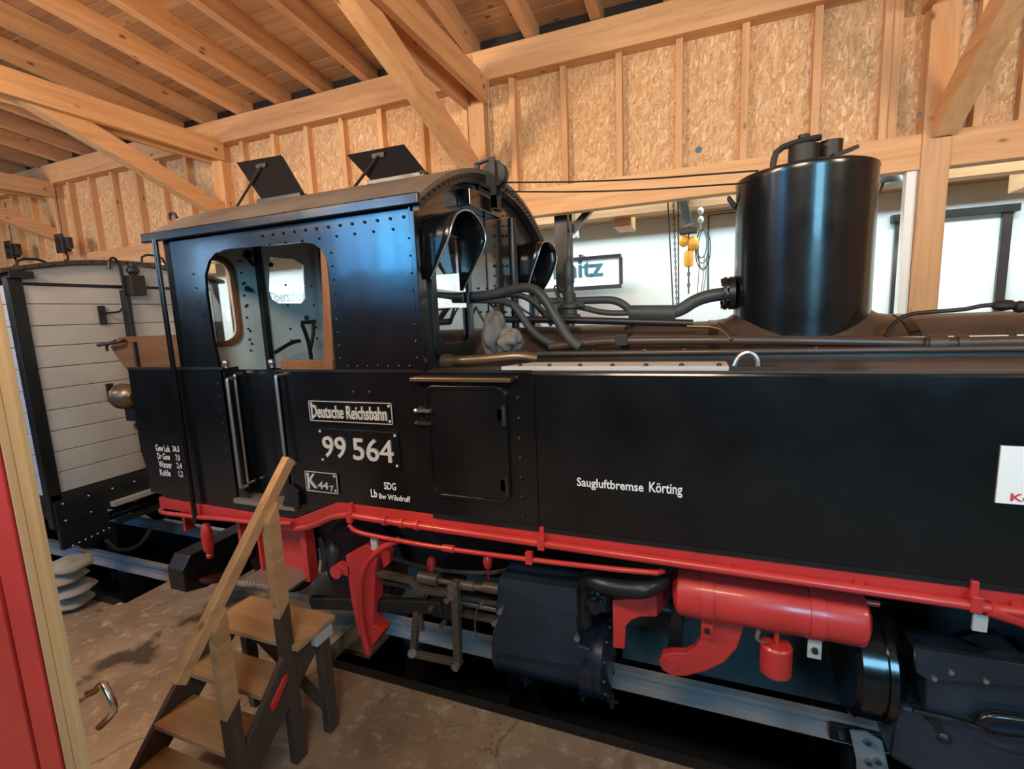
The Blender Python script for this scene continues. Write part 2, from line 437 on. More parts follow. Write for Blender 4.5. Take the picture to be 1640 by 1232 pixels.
# roof ------------------------------------------------------------
ce = struct('ceiling')
SL = .116
def zr(y): return 5.07 + SL*(W-y)
RY = 0.6
rx = -4.37 - .678*19
k = 0; first = None
while rx < FX1:
    if rx > FX0+.1:
        if first is None:
            first = G().beam((0, 5.75, zr(5.75)+.10), (0, RY, zr(RY)+.10), .10, .20).obj('rafter', WY, ce); first.location.x = rx
        else:
            o = first.copy(); col.objects.link(o); o.location.x = rx
    rx += .678
y = 5.9; n = 0
while y > RY-.1:
    yn = y-.165; j = random.uniform(-.004, .004)
    G().beam((FX0, y-.08, zr(y-.08)+.215+j), (FX1, y-.08, zr(y-.08)+.215+j), .158, .02, (0, .116, 1)).obj('roof_board', BOARD, ce)
    y = yn
zc = zr(RY)+.2
G().add([(FX0, RY, zc), (FX1, RY, zc), (FX1, -4.2, 5.2), (FX0, -4.2, 5.2), (FX0, RY, zc+.03), (FX1, RY, zc+.03), (FX1, -4.2, 5.23), (FX0, -4.2, 5.23)],
        [(0, 1, 2, 3), (4, 5, 6, 7), (0, 1, 5, 4), (2, 3, 7, 6)]).obj('roof_slope', DARKB, ce)
G().box(FX0, FX1, 5.30, 5.34, 5.05, 5.4).obj('eaves_shade_sheet', SOOT, ce)  # dark sheet standing in for the shade in the gaps between rafters
G().box(FX0, FX1, 5.3, 5.68, 4.95, 5.0).box(FX0, FX1, 6.42, 8.2, 4.95, 5.0).box(FX0, FX1, 5.68, 6.42, 5.15, 5.2).box(FX0, FX1, 7.62, 8.2, 3.66, 3.72).obj('far_bay_ceiling_and_baffle', BOARD, ce)  # last box: unseen low baffle added to shade the far wall's top

# unseen housings made up to go with the added warm lights
for lx, ly, lz in ((-9.5, .0, 4.0), (-4.2, .0, 4.0), (-.4, -.6, 4.0), (3.8, -.2, 4.0)):
    G().beam((lx, ly-.16, lz-.03), (lx, ly-.04, lz-.01), 1.24, .54).box(lx-.02, lx+.02, ly-.12, ly-.08, lz+.2, 5.6).obj('added_light_housing', BLACKM, ce)
G().box(-4.35, -3.45, -.75, -.25, 4.46, 4.56).box(-3.92, -3.88, -.52, -.48, 4.56, 5.5).obj('added_light_housing', BLACKM, ce)

# foreground door leaf ------------------------------------------------
DX = -1.925
yd0 = at(56, 980, X=DX).y; yd1 = .80
dl = struct('door_1', (DX, yd0, 0))
g = G().box(DX-.93, DX-.006, yd0, yd1-.012, .03, 2.6).obj('door_leaf', REDW, dl)
G().box(DX-.006, DX, yd0+.0, yd0+.022, .03, 2.6).obj('edge_strip', DOORW, dl, bevel=.002)
G().box(DX-.006, DX-.003, yd0+.022, yd1-.012, .03, 2.6).obj('edge_strip', DOORW, dl)
G().box(DX-.10, DX+.004, yd1-.012, yd1+.004, .03, 2.6).obj('edge_strip', DOORW, dl, bevel=.002)
G().box(DX-.93, DX-.16, yd0-.012, yd0, .03, 2.6).obj('face_board', REDW, dl, bevel=.004)
G().box(DX-.145, DX-.006, yd0-.008, yd0, .03, 2.6).obj('face_board', REDW, dl, bevel=.004)
hz = 1.03
yh = yd1
g = G().cyl((DX-.045, yh, hz+.02), (DX-.045, yh+.045, hz+.02), .014).tube([(DX-.045, yh+.045, hz+.02), (DX-.0, yh+.05, hz+.04), (DX+.055, yh+.05, hz+.085), (DX+.075, yh+.05, hz+.06), (DX+.098, yh+.05, hz+.01), (DX+.085, yh+.05, hz-.02), (DX-.01, yh+.05, hz-.10)], .012, 12, 1)
g.obj('door_handle', CHROME, dl, True)
G().box(DX-1.05, DX-.95, yd0-.03, yd1+.04, 0, 2.75).obj('door_post', WZ, dl)

# ============================================================ TRACK
YR, ZR = 2.94, -.07
def rail_profile(y):
    return [(y-.05, -.20), (y+.05, -.20), (y+.05, -.19), (y+.009, -.175), (y+.009, -.115), (y+.03, -.10), (y+.03, ZR), (y-.03, ZR), (y-.03, -.10), (y-.009, -.115), (y-.009, -.175), (y-.05, -.19)]
for i, y in enumerate((YR, YR+.80)):
    t = thing('rail', ('near steel running rail in front of the pit under the black engine', 'far steel running rail behind the near one under the engine')[i], 'rail', (0, y, -.2), 'rails of the track')
    G().prism([rail_profile(y)], FX0+.1, FX1-.1, 0).obj('rail_bar', RAIL, t, bevel=.002)
    for x in (-7.5, -5.6, -2.05, -1.17, .9, 2.6, 4.6):
        G().box(x-.09, x+.09, y-.07, y+.07, -1.2, -.20).obj('support_post', BLACKM, t)
    if i == 0:
        f = G().box(.72, 1.0, y-.055, y-.01, -.19, -.09).obj('fishplate', SOOT, t, bevel=.004)
        for x in (.77, .83, .9, .95):
            G().cyl((x, y-.055, -.14), (x, y-.085, -.14), .014, 6).obj('bolt', STEEL, f)
        cl_ = G().prism([[(.80, -.07), (.88, -.055), (.95, -.09), (1.0, -.30), (.98, -.55), (.86, -.55), (.84, -.25)]], y-.105, y-.085, 1).obj('rail_clamp_plate', RAIL, t, bevel=.006)
        for x, z in ((.88, -.10), (.93, -.2), (.89, -.22)): G().cyl((x, y-.105, z), (x, y-.13, z), .016, 6).obj('clamp_bolt', STEEL, cl_)

# ============================================================ LOCOMOTIVE
S = 2.25; YC = 3.33; YF = 2*YC - S
lo = thing('steam_locomotive', 'black narrow gauge steam engine with red chassis and open cab window', 'locomotive', (-.5, YC, ZR))
def P(x, y, Y=S): return at(x, y, Y=Y)
XF = -1.42     # cab front sheet
XB = -3.29     # cab back sheet
# --- cab side (near) with window and doorway opening
win = xz([(351, 589), (341, 545), (330, 470), (328, 440), (334, 418), (345, 405), (362, 399), (430, 393), (485, 388), (503, 391), (516, 401), (525, 422), (529, 470), (534, 540), (538, 591), (440, 590), (446, 650), (456, 720), (464, 800), (450, 806), (400, 800), (393, 790), (378, 700), (362, 612), (358, 590)], S)
outer = xz([(263, 382), (660, 333)], S)
xL, xR = -3.33, -1.40
outer = [(xL, 2.03), (xL, 2.89), (xR, 2.89), (xR, 2.012), (-.775, 2.005), (-.775, 1.19), (-2.08, 1.19), (-2.46, 1.035), (-3.70, 1.05), (-3.83, 1.12), (-3.90, 1.40), (-3.90, 2.02)]
cs = G().prism([outer, win], S, S+.02, 1).obj('cab_side', BLACK, lo)
lowX0, lowX1 = -2.93, -2.46
G().box(lowX0, lowX1, S+.10, S+.12, 1.12, 2.0).obj('cab_door', BLACK, lo)
for x in (lowX0-.02, lowX1): G().box(x, x+.02, S, S+.12, 1.12, 2.02).obj('doorway_reveal', BLACKM, lo)
G().box(lowX0-.02, lowX1+.05, S-.03, S+.5, 1.10, 1.13).obj('cab_step_sill', PLATE, lo)
G().prism([[(lowX1-.04, 1.13), (lowX1+.10, 1.13), (lowX1+.10, 1.24), (lowX1+.02, 1.28)]], S-.035, S-.02, 1).obj('sill_bracket', BLACKM, lo)
# far side sheet
G().prism([[(xL, 1.1), (xL, 2.89), (xR, 2.89), (xR, 1.1)], roundrect(-2.9, -2.1, 2.1, 2.72, .12)], YF-.02, YF, 1).obj('cab_side', GREYC, lo)
G().prism([[(xR, 1.19), (xR, 2.0), (3.2, 2.0), (3.2, 1.19)]], YF-.02, YF, 1).obj('tank_side', BLACK, lo)
# back sheet with window
bw = yz([(333, 536), (374, 545), (372, 470), (362, 430), (349, 418), (338, 420), (333, 440)], XB)
y0b = min(p[0] for p in bw); y1b = max(p[0] for p in bw); z0b = min(p[1] for p in bw); z1b = max(p[1] for p in bw)
bwr = roundrect(2.34, y1b, z0b, z1b, .10)
cw = yz([(432, 412), (470, 415), (487, 425), (490, 478), (484, 486), (446, 486), (436, 480), (431, 465)], XB)
G().prism([[(S+.02, 1.1), (S+.02, 2.89), (2.8, 3.12), (YC, 3.2), (3.9, 3.12), (YF-.02, 2.89), (YF-.02, 1.1)], bwr, cw], XB-.02, XB, 0).obj('cab_back', GREYC, lo)
def ring(loop, grow, cx, cy_): return [(cx+(a-cx)*grow, cy_+(b-cy_)*grow) for a, b in loop]
cyb, czb = (2.34+y1b)/2, (z0b+z1b)/2
G().prism([ring(bwr, 1.12, cyb, czb), bwr], XB, XB+.035, 0).obj('window_frame', WFR, lo)
G().prism([bwr], XB-.012, XB-.008, 0).obj('window_glass', GLASS, lo)
G().prism([cw], XB-.012, XB-.008, 0).obj('window_glass', GLASS, lo)
c = at(418, 470, X=XB); G().box(XB, XB+.045, c.y-.03, c.y+.01, 1.2, 3.0).obj('corner_angle', BLACKM, lo)
c = at(508, 430, X=XB); G().cyl((XB+.04, c.y, 2.0), (XB+.04, c.y, 3.0), .012, 8).obj('cab_conduit', STEEL, lo, True)
# corner angle and shelf inside the cab, rivet rows
G().box(XB, XB+.05, YF-.07, YF-.02, 1.2, 2.95).obj('corner_angle', GREYC, lo)
G().box(XB, -1.45, YF-.30, YF-.02, 1.98, 2.04).obj('side_bench', SOOT, lo)
G().box(-1.9, XF-.02, 2.75, YF-.4, 1.1, 2.35).obj('backhead', SOOT, lo, bevel=.05)
G().box(XB, XF, S+.13, YF-.02, 1.06, 1.10).obj('cab_floor', SOOT, lo)
g = G()
for z in (2.25, 2.45, 2.62, 2.15):
    for x in (2.80, 2.95, 3.2, 3.5, 3.65): g.ball((XB+.005, x, z), .010, 6)
for k in range(9): g.ball((XB+.01, 2.78, 2.1+.085*k), .009, 6)
for k in range(6): g.ball((XB+.06+.12*k, YF-.31, 2.0), .010, 6)
g.obj('cab_rivets', BLACKM, lo, kind='stuff')
# levers in the cab
p0 = at(500, 590, X=-2.95)
g = G().tube([p0, at(496, 555, X=-2.95), at(490, 535, X=-2.95), at(484, 520, X=-2.95)], .016, 8).tube([at(497, 560, X=-2.95), at(502, 535, X=-2.95), at(502, 515, X=-2.95)], .014, 8)
g.beam(at(484, 517, X=-2.95), at(504, 515, X=-2.95), .03, .03); g.ball(at(491, 509, X=-2.95), .02)
g.obj('regulator_lever', BLACKM, lo, True)
G().tube([at(440, 565, X=-3.1), at(468, 548, X=-3.1), at(480, 546, X=-3.1)], .016, 8).obj('brake_lever', SOOT, lo, True)
G().tube([at(395, 400, X=-3.2), at(398, 415, X=-3.2), at(406, 425, X=-3.2)], .012, 8, 1).ball(at(397, 408, X=-3.2), .035).ball(at(434, 424, X=-3.25), .02).obj('cab_lamp_bracket', SOOT, lo, True)
G().ball(at(396, 462, X=-3.25), .02).beam(at(393, 463, X=-3.25), at(404, 465, X=-3.25), .02, .02).obj('wall_tap', SOOT, lo, True)
# wood frame of the sliding window
q0, q1 = P(453, 577, S+.02), P(538, 592, S+.02)
G().box(q0.x, q1.x, S-.004, S+.035, 2.012, 2.072).obj('window_sill', WFR, lo, bevel=.004)
G().prism([xz([(514, 398), (524, 412), (529, 470), (535, 577), (521, 577), (517, 470)], S+.03)], S+.025, S+.05, 1).obj('sliding_window_frame', WFR, lo)
# --- roof
def arc(y, zedge=2.895, rise=.33, half=1.09):
    t = (y-YC)/half; return zedge + rise*(1-abs(t)**2.2)
ys = [YC-1.10+2.2*i/22 for i in range(23)]
prof = [(y, arc(y)) for y in ys] + [(y, arc(y)+.028) for y in reversed(ys)]
roof = G().prism([prof], -3.47, -1.34, 0).obj('cab_roof', ROOFM, lo, True)
G().box(-3.48, -1.335, YC-1.125, YC-1.09, 2.865, 2.925).obj('rain_gutter', BLACK, roof, bevel=.008)
prof2 = [(y, arc(y)-.05) for y in ys] + [(y, arc(y)+.0) for y in reversed(ys)]
G().prism([prof2], -1.40, -1.345, 0).obj('roof_front_arch', BLACKM, roof, True)
g = G()
for k in range(40):
    y = ys[0]+2.2*k/39
    g.ball((-1.342, y, arc(y)-.02), .008, 6)
g.obj('roof_rivets', SOOT, roof, kind='stuff')
for pp in ([(272, 352), (271, 342), (279, 341), (283, 349)], [(680, 288), (681, 277), (675, 273), (673, 279)]):
    G().tube([at(a, b, Y=2.5 if a < 400 else 2.75) for a, b in pp], .011, 8).obj('lifting_hook', SOOT, roof, True)
def hatch(px, Y):
    pts = [at(x, y, Y=yy) for (x, y), yy in zip(px, (Y, Y, Y+.0, Y+.0))]
    # lid: a tilted plate standing open on the roof; its lower edge hinged at the camera side
    tl, tr, br, bl = pts
    nrm = (tr-tl).cross(bl-tl).normalized()*.012
    g = G().add([p+nrm for p in (tl, tr, br, bl)] + [p-nrm for p in (tl, tr, br, bl)], [(0, 1, 2, 3), (7, 6, 5, 4), (0, 4, 5, 1), (1, 5, 6, 2), (2, 6, 7, 3), (3, 7, 4, 0)])
    o = g.obj('roof_hatch', BLACKM, lo)
    return o, tl, tr, br, bl
def hatch2(x0, x1, px0, px1, yb, Yb=2.60):
    # hinged edge at Y=Yb on the roof, opened up towards the far side
    pass
for px in ([(380, 262), (452, 250), (492, 318), (424, 326)], [(557, 250), (648, 233), (692, 288), (604, 299)]):
    Yt, Yb = 3.05, 2.82
    tl, tr, br, bl = at(*px[0], Y=Yt), at(*px[1], Y=Yt), at(*px[2], Y=Yb), at(*px[3], Y=Yb)
    nrm = (tr-tl).cross(bl-tl).normalized()*.010
    o = G().add([p+nrm for p in (tl, tr, br, bl)] + [p-nrm for p in (tl, tr, br, bl)], [(0, 1, 2, 3), (7, 6, 5, 4), (0, 4, 5, 1), (1, 5, 6, 2), (2, 6, 7, 3), (3, 7, 4, 0)]).obj('roof_hatch', HATCHM, lo)
    m1 = (tl+tr)/2*.82 + (bl+br)/2*.18
    base = Vector((m1.x-.05, Yb-.05, arc(Yb-.05)+.03))
    front = Vector((0, -.02, 0))
    G().beam(m1+front, base, .022, .012).obj('prop_bar', SOOT, o)
    G().beam(m1+front*.7+Vector((-.05, 0, 0)), m1+front*.7+Vector((.05, 0, 0)), .03, .03).obj('stay_bracket', SOOT, o)
    zz = arc(Yb)
    G().box(bl.x-.06, br.x-.04, Yb-.02, Yb+.45, arc(Yb)+.0, arc(Yb)+.05).obj('hatch_coaming', BLACKM, o, bevel=.005)
# --- pole (hand rail) beside the cab
G().cyl((-3.345, S-.04, .92), (-3.345, S-.04, 2.88), .017, 12).obj('tall_hand_rail', BLACK, lo, True)
# --- grab rails at the door
for (a, b, yy) in (((364, 612), (392, 778), S-.05), ((376, 605), (403, 770), S+.03), ((442, 607), (455, 745), S-.05)):
    pa, pb = P(*a, yy), P(*b, yy); pb.x = pa.x
    o = G().tube([pa+Vector((0, .05, .02)), pa+Vector((0, .0, .02)), pa, pb, pb-Vector((0, 0, .02)), pb+Vector((0, .05, -.02))], .011, 10, 1).obj('door_grab_rail', CHROME if yy > S else STEEL, lo, True)
for p in (P(364, 581), P(437, 580)): G().ball(p+Vector((0, -.01, 0)), .022).cyl(p-Vector((0, .01, .035)), p+Vector((0, -.01, 0)), .012).obj('door_latch_knob', STEEL, lo, True)
G().box(-3.9, -2.92, S-.006, S+.0, 2.012, 2.03).obj('waist_strip', BLACKM, lo)
G().box(-2.47, -.775, S-.006, S+.0, 1.998, 2.012).obj('waist_strip', BLACKM, lo)
# rivets on the cab side
g = G()
for k in range(13): g.ball((-2.45+.083*k, S-.003, 2.82), .009, 6)
for k in range(8): g.ball((-2.40+.125*k, S-.003, 2.765), .008, 6)
for k in range(9):
    g.ball((-1.95, S-.003, 2.08+.075*k), .007, 6)
for k in range(7): g.ball((-1.90+.07*k, S-.003, 2.035), .007, 6); g.ball((-3.02-.01*k, S-.003, 2.1+.09*k), .006, 6)
for k in range(8): g.ball((xR-.03, S-.003, 2.08+.09*k), .006, 6)
for z in [1.24+.105*k for k in range(8)]: g.ball((-.855, S-.003, z), .011, 6)
for p in ((567, 628), (592, 628)): g.ball(P(*p), .010, 6)
for k in range(9): g.ball((lowX0+.0-.06, S+.0, 1.2+.09*k), .008, 6)
g.obj('side_rivets', BLACKM, lo, kind='stuff')
G().box(xR-.012, xR+.02, S-.02, S+.02, 2.01, 2.89).obj('cab_corner_angle', BLACK, lo, bevel=.004)
# --- plates and lettering
def nameplate(x0, z0, x1, z1, txts, brd=.006, lbl=None, m=LETTER):
    pl = G().box(x0, x1, S-.012, S, z0, z1).obj('name_plate', BLACK, lo, bevel=.003, label=lbl)
    g = G().box(x0, x1, S-.016, S-.011, z1-brd, z1).box(x0, x1, S-.016, S-.011, z0, z0+brd).box(x0, x0+brd, S-.016, S-.011, z0, z1).box(x1-brd, x1, S-.016, S-.011, z0, z1)
    if brd > .003: g.obj('plate_border', LETTER, pl)
    for x, z in ((x0+.02, z0+.018), (x1-.02, z0+.018), (x0+.02, z1-.018), (x1-.02, z1-.018)):
        G().ball((x, S-.014, z), .009, 8, (1, .5, 1)).obj('screw_head', LETTER, pl, True)
    for s, a, b, c, d, of in txts: text('raised_lettering', s, a, b, c, d, S-.017, m, pl, of, .008)
nameplate(-2.215, 1.70, -1.615, 1.825, [('Deutsche Reichsbahn', -2.195, -1.65, 1.722, 1.80, .012)], .004, 'long plate reading Deutsche Reichsbahn')
nameplate(-2.17, 1.44, -1.59, 1.655, [('99', -2.135, -1.96, 1.478, 1.61, .010), ('564', -1.91, -1.625, 1.475, 1.61, .010)], .0025, 'number plate reading 99 564')
nameplate(-2.305, 1.245, -2.055, 1.375, [('K', -2.285, -2.215, 1.27, 1.36, .012), ('44', -2.205, -2.125, 1.27, 1.315, .010), ('7', -2.11, -2.085, 1.262, 1.295, .01)], .004, 'small plate reading K 44 7')
def stencil(s, pa, pb, of=.012, nm='painted_lettering'):
    # pa = lower-left pixel, pb = upper-right pixel
    a, b = P(*pa), P(*pb); c, = (P(pa[0], pa[1]),)
    hgt = None
    return a, b
def letter(s, xy0, xy1, h, of=.014):
    """baseline from pixel xy0 to xy1, cap height h metres"""
    a, b = P(*xy0), P(*xy1)
    text('painted_lettering', s, a.x, b.x, (a.z+b.z)/2, (a.z+b.z)/2+h, S-.009, WLET, lo, of, .001)
letter('SDG', (617, 783), (636, 785), .045)
letter('Lb', (596, 795), (606, 797), .05, .02)
letter('Bw Wilsdruff', (609, 797), (659, 805), .034)
for row in ((('Gew Lok', (252, 722), (275, 724)), ('26,5', (279, 724), (290, 725))),
            (('Dr Gew', (255, 735), (275, 737)), ('7,0', (284, 738), (291, 739))),
            (('Wasser', (257, 748), (278, 750)), ('2,4', (286, 751), (294, 752))),
            (('Kohle', (259, 761), (276, 763)), ('1,2', (289, 764), (296, 765)))):
    for s, a, b in row: letter(s, a, b, .05, .016)
letter('Saugluftbremse', (925, 782), (1031, 791), .058, .016)
letter('Körting', (1040, 792), (1093, 797), .066, .016)
# --- side locker panel in front of the cab
lk_ = roundrect(-1.395, -.915, 1.30, 1.93, .06)
o = G().prism([lk_], S-.012, S, 1).obj('locker_door', BLACK, lo, bevel=.004)
lki = roundrect(-1.375, -.935, 1.32, 1.91, .05)
G().prism([lk_, lki], S-.02, S-.010, 1).obj('door_bead', BLACK, o, bevel=.003)
for z in (1.79, 1.72): G().beam((-1.46, S-.02, z), (-1.36, S-.02, z), .02, .016).ball((-1.45, S-.025, z), .014, 8).obj('door_catch', STEEL if z > 1.75 else SOOT, o, True)
for z in (1.78, 1.40): G().cyl((-.93, S-.02, z-.05), (-.93, S-.02, z+.05), .012, 8).box(-.97, -.93, S-.012, S-.002, z-.03, z+.03).obj('door_hinge', SOOT, o, True)
G().box(-1.46, -.875, S-.05, S, 1.955, 1.975).obj('locker_rain_strip', BRASS, lo, bevel=.003, label='drip strip with a peach highlight in its colour above the locker door')  # the strip's highlight is put into its metal colour
# --- side tank
XT = 3.25
tk = G().box(-.775, XT, S-.006, 2.86, 1.185, 2.0).obj('side_tank', BLACK, lo, bevel=.012)
G().box(-.79, -.765, S-.014, S+.05, 1.185, 2.0).obj('tank_edge_angle', BLACK, tk, bevel=.004)
G().box(-1.4, XT, S-.006, S+.03, 1.165, 1.19).obj('tank_bottom_edge', BLACKM, tk)
ttop = G().box(-1.40, XT, S+.01, 2.86, 1.996, 2.008).obj('tank_top_sheet', BROWNB, lo)
G().prism([[(-.95, S+.02), (.12, S+.02), (.12, S+.22), (-.85, S+.22)]], 2.008, 2.028, 2).obj('tank_lid', LID, ttop, bevel=.004, label='pale grey tank lid')
g = G()
for k in range(7): g.ball((-.85+.155*k, S+.035, 2.03), .012, 6)
g.obj('lid_bolts', SOOT, ttop, kind='stuff')
G().tube([(.14, S+.09, 2.01), (.16, S+.09, 2.065), (.20, S+.09, 2.085), (.235, S+.09, 2.06), (.24, S+.09, 2.01)], .011, 8).obj('lid_handle', STEEL, ttop, True)
G().box(.06, .32, S+.05, S+.13, 2.008, 2.022).obj('lid_hinge_plate', SOOT, ttop)
# --- fitted red chassis strip below cab and tank
def strip(top, hgt, y0, y1, name, m, par):
    T = xz(top, S); B = [(x, z-hgt) for x, z in T]
    return G().prism([T + B[::-1]], y0, y1, 1).obj(name, m, par, bevel=.003)
Tz = [(-3.78, 1.045), (-2.46, 1.028), (-2.08, 1.185), (XT, 1.168)]
ch = G().prism([Tz + [(x, z-.085) for x, z in reversed(Tz)]], S+.0, S+.05, 1).obj('red_valance', RED, lo, bevel=.003)
for x in (-.78, .13, .63, 1.13, 1.63): G().cyl((x, S+.0, 1.125), (x, S-.012, 1.125), .018, 10).obj('bolt_head', RED, ch)
# long pipes
YP = S-.02
main = [P(476, 847, YP), P(500, 843, YP), P(545, 822, YP), P(600, 832, YP)]
zz = main[-1].z
main += [Vector((-1.2, YP, zz-.005)), Vector((.2, YP, zz-.012)), Vector((3.2, YP, zz-.03))]
mp = G().tube(main, .021, 12, 1).obj('vacuum_pipe', RED, lo, True)
for x in (-1.72, -1.60, -1.50):
    G().cyl((x-.012, YP, zz-.001), (x+.012, YP, zz-.001), .029, 12).obj('pipe_coupling', RED, mp, True)
for x in (-1.97, -.75, 1.0):
    G().box(x-.018, x+.018, YP-.024, YP-.0, zz-.035, zz+.03).box(x-.012, x+.012, YP, S+.02, zz+.0, zz+.08).obj('pipe_clip', RED, mp, bevel=.002)
G().tube([Vector((1.04, YP, zz-.02)), P(1660, 1000, YP+.02), P(1720, 1080, YP+.06)], .03, 12, 1).obj('pipe_branch', RED, mp, True)
sec = [P(559, 840, YP), P(566, 850, YP), P(590, 857, YP), P(700, 877, YP), P(850, 897, YP), P(1050, 919, YP), P(1062, 914, YP+.05)]
s2 = G().tube(sec, .014, 10, 1).obj('drain_pipe', RED, lo, True)
pj = P(720, 879, YP); G().cyl(pj-Vector((.04, 0, 0)), pj+Vector((.03, 0, 0)), .022, 12).obj('pipe_joint', RED, s2, True)
pj = P(848, 892, YP); G().box(pj.x-.018, pj.x+.018, YP-.018, YP+.01, pj.z-.035, pj.z+.03).obj('pipe_clip', RED, s2)
pj = P(1571, 993, YP); G().box(pj.x-.022, pj.x+.022, YP+.0, YP+.012, pj.z-.05, pj.z+.02).obj('pipe_bracket', LID, lo, label='bare grey pipe bracket')
# pipe and fittings under the rear tank
G().tube([P(262, 812, S+.1), P(256, 818, S), P(262, 822, S-.03), P(300, 826, S-.03), P(320, 829, S-.03), P(345, 830, S-.03), P(420, 838, S-.03), P(468, 838, S-.03)], .016, 10, 1).obj('brake_pipe', RED, lo, True)
bc = P(329, 840, S); bd = P(334, 892, S)
G().lathe([(0, 0), (.022, 0), (.026, .02), (.018, .03), (.034, .06), (.038, .10), (.038, .19), (.030, .24), (.016, .26), (0, .26)], (bc.x, S, bd.z), (0, 0, 1), 16).obj('brake_hose_dummy', RED, lo, True)
for (a, b) in (((388, 830), (420, 905)), ((300, 815), (318, 860))):
    pa, pb = P(*a, S+.1), P(*b, S+.1)
    G().box(pa.x, pa.x+.03, S+.05, S+.12, pb.z+.06, pa.z).obj('red_hanger', RED, lo)
# red step box behind the wooden stair
st = [P(400, 822, S+.03), P(436, 822, S+.03)]
sx0, sx1 = P(395, 830, S).x, P(472, 850, S).x
sz = P(440, 930, S).z
G().box(sx0, sx0+.02, S+.06, S+.16, sz, 1.0).obj('step_hanger', RED, lo)
G().box(sx1-.05, sx1, S+.08, S+.16, sz-.02, 1.0).obj('step_hanger', RED, lo)
G().prism([[(sx0+.02, .90), (sx1-.05, .84), (sx1-.05, sz), (sx0+.10, sz), (sx0+.02, .75)]], S+.16, S+.18, 1).obj('step_back_plate', RED, lo)
sp0, sp1 = P(395, 942, S-.05).x, P(465, 955, S-.05).x
stp = G().prism([roundrect(sp0, sx1-.03, S-.08, S+.17, .04)], sz-.005, sz+.012, 2).obj('boarding_step', PLATE, lo, bevel=.003)
g = G()
for k in range(13): x = sp0+.02+k*(sx1-.05-sp0)/13; g.cyl((x, S-.085, sz-.004), (x, S-.075, sz+.012), .009, 6)
g.obj('step_serration', PLATE, stp, kind='stuff')
# --- rear tank, coal board, rear lamp
G().box(-3.90, -3.31, S+.02, YF-.02, 1.06, 2.0).obj('rear_tank', BLACK, lo, bevel=.01)
cb = [P(x, y, S+.05) for x, y in ((190, 540), (290, 536), (298, 590), (199, 589), (176, 556))]
o = G().prism([[(p.x, p.z) for p in cb]], S+.05, S+.09, 1).obj('coal_board', COALB, lo, bevel=.004, label='brown wooden coal board above the rear tank')
pa, pb = P(157, 553, S), P(190, 548, S); G().tube([pa, pb, P(200, 545, S+.04)], .012, 8).tube([P(172, 563, S), P(170, 552, S), P(185, 546, S)], .010, 8).obj('board_handle', SOOT, o, True)
pa = P(218, 552, S+.05); G().box(pa.x-.012, pa.x+.012, S+.03, S+.05, pa.z-.16, pa.z+.02).obj('board_strap', SOOT, o)
lc = at(203, 635, Y=S+.22)
o = G().lathe([(0, 0), (.05, 0), (.085, .03), (.095, .07), (.095, .15), (.105, .155), (.105, .175), (0, .18)], (lc.x+.12, lc.y, lc.z), (-1, 0, 0), 24).obj('rear_lamp', BRASS, lo, True, label='round brassy rear lamp')
G().box(lc.x-.02, lc.x+.14, lc.y-.02, lc.y+.02, lc.z-.2, lc.z-.09).obj('lamp_bracket', BLACKM, o)
G().tube([P(228, 690, S+.05), P(214, 684, S+.05), P(224, 672, S+.06)], .012, 8).obj('rear_hook', SOOT, lo, True)
# black guard plate across the track at the rear
gx = -3.77
gg = G().prism([[(S+.03, .27), (S+.03, .45), (S+.10, .54), (YC+.9, .54), (YC+.9, .30), (S+.20, .22)]], gx-.09, gx+.09, 0).obj('rail_guard', BLACKM, lo, bevel=.01)
wq = at(338, 932, Y=S+.22); G().lathe([(0, 0), (.07, .0), (.10, .02), (.10, .05), (0, .06)], (wq.x, wq.y, wq.z), (0, .3, 1), 20).obj('red_guard_foot', REDD, lo, True)
# main frames, wheels
for y in (YC-.28, YC+.26): G().box(-3.8, 3.2, y, y+.03, .35, 1.05).obj('frame_plate', BLACKM, lo)
G().box(-3.8, 3.2, YC-.9, YC+.9, 1.0, 1.06).obj('frame_top_plate', SOOT, lo)
def wheel(x, y, s):
    o = G().lathe([(.05, 0), (.33, 0), (.33, .02), (.36, .02), (.38, .06), (.405, .075), (.405, .10), (.30, .10), (.30, .08), (.05, .08)], (x, y, ZR+.38), (0, s, 0), 36).obj('driving_wheel', REDD, lo, True)
    for k in range(9):
        a = 2*PI*k/9; c = Vector((x, y+s*.04, ZR+.38)); dd = Vector((math.cos(a), 0, math.sin(a)))
        G().beam(c+dd*.08, c+dd*.32, .045, .03, (0, 1, 0)).obj('spoke', REDD, o)
    G().cyl((x, y-s*.04, ZR+.38), (x, y+s*.10, ZR+.38), .09, 16).obj('hub', REDD, o, True)
for x in (-3.45, -2.55, 2.1):
    wheel(x, YR-.03, 1)
for x in (-3.45, -2.55, 2.1): G().cyl((x, YR+.05, ZR+.38), (x, YR+.8, ZR+.38), .06, 12).lathe([(.06, 0), (.375, 0), (.375, .07), (.06, .07)], (x, YR+.76, ZR+.38), (0, 1, 0), 32).obj('axle', SOOT, lo, True)
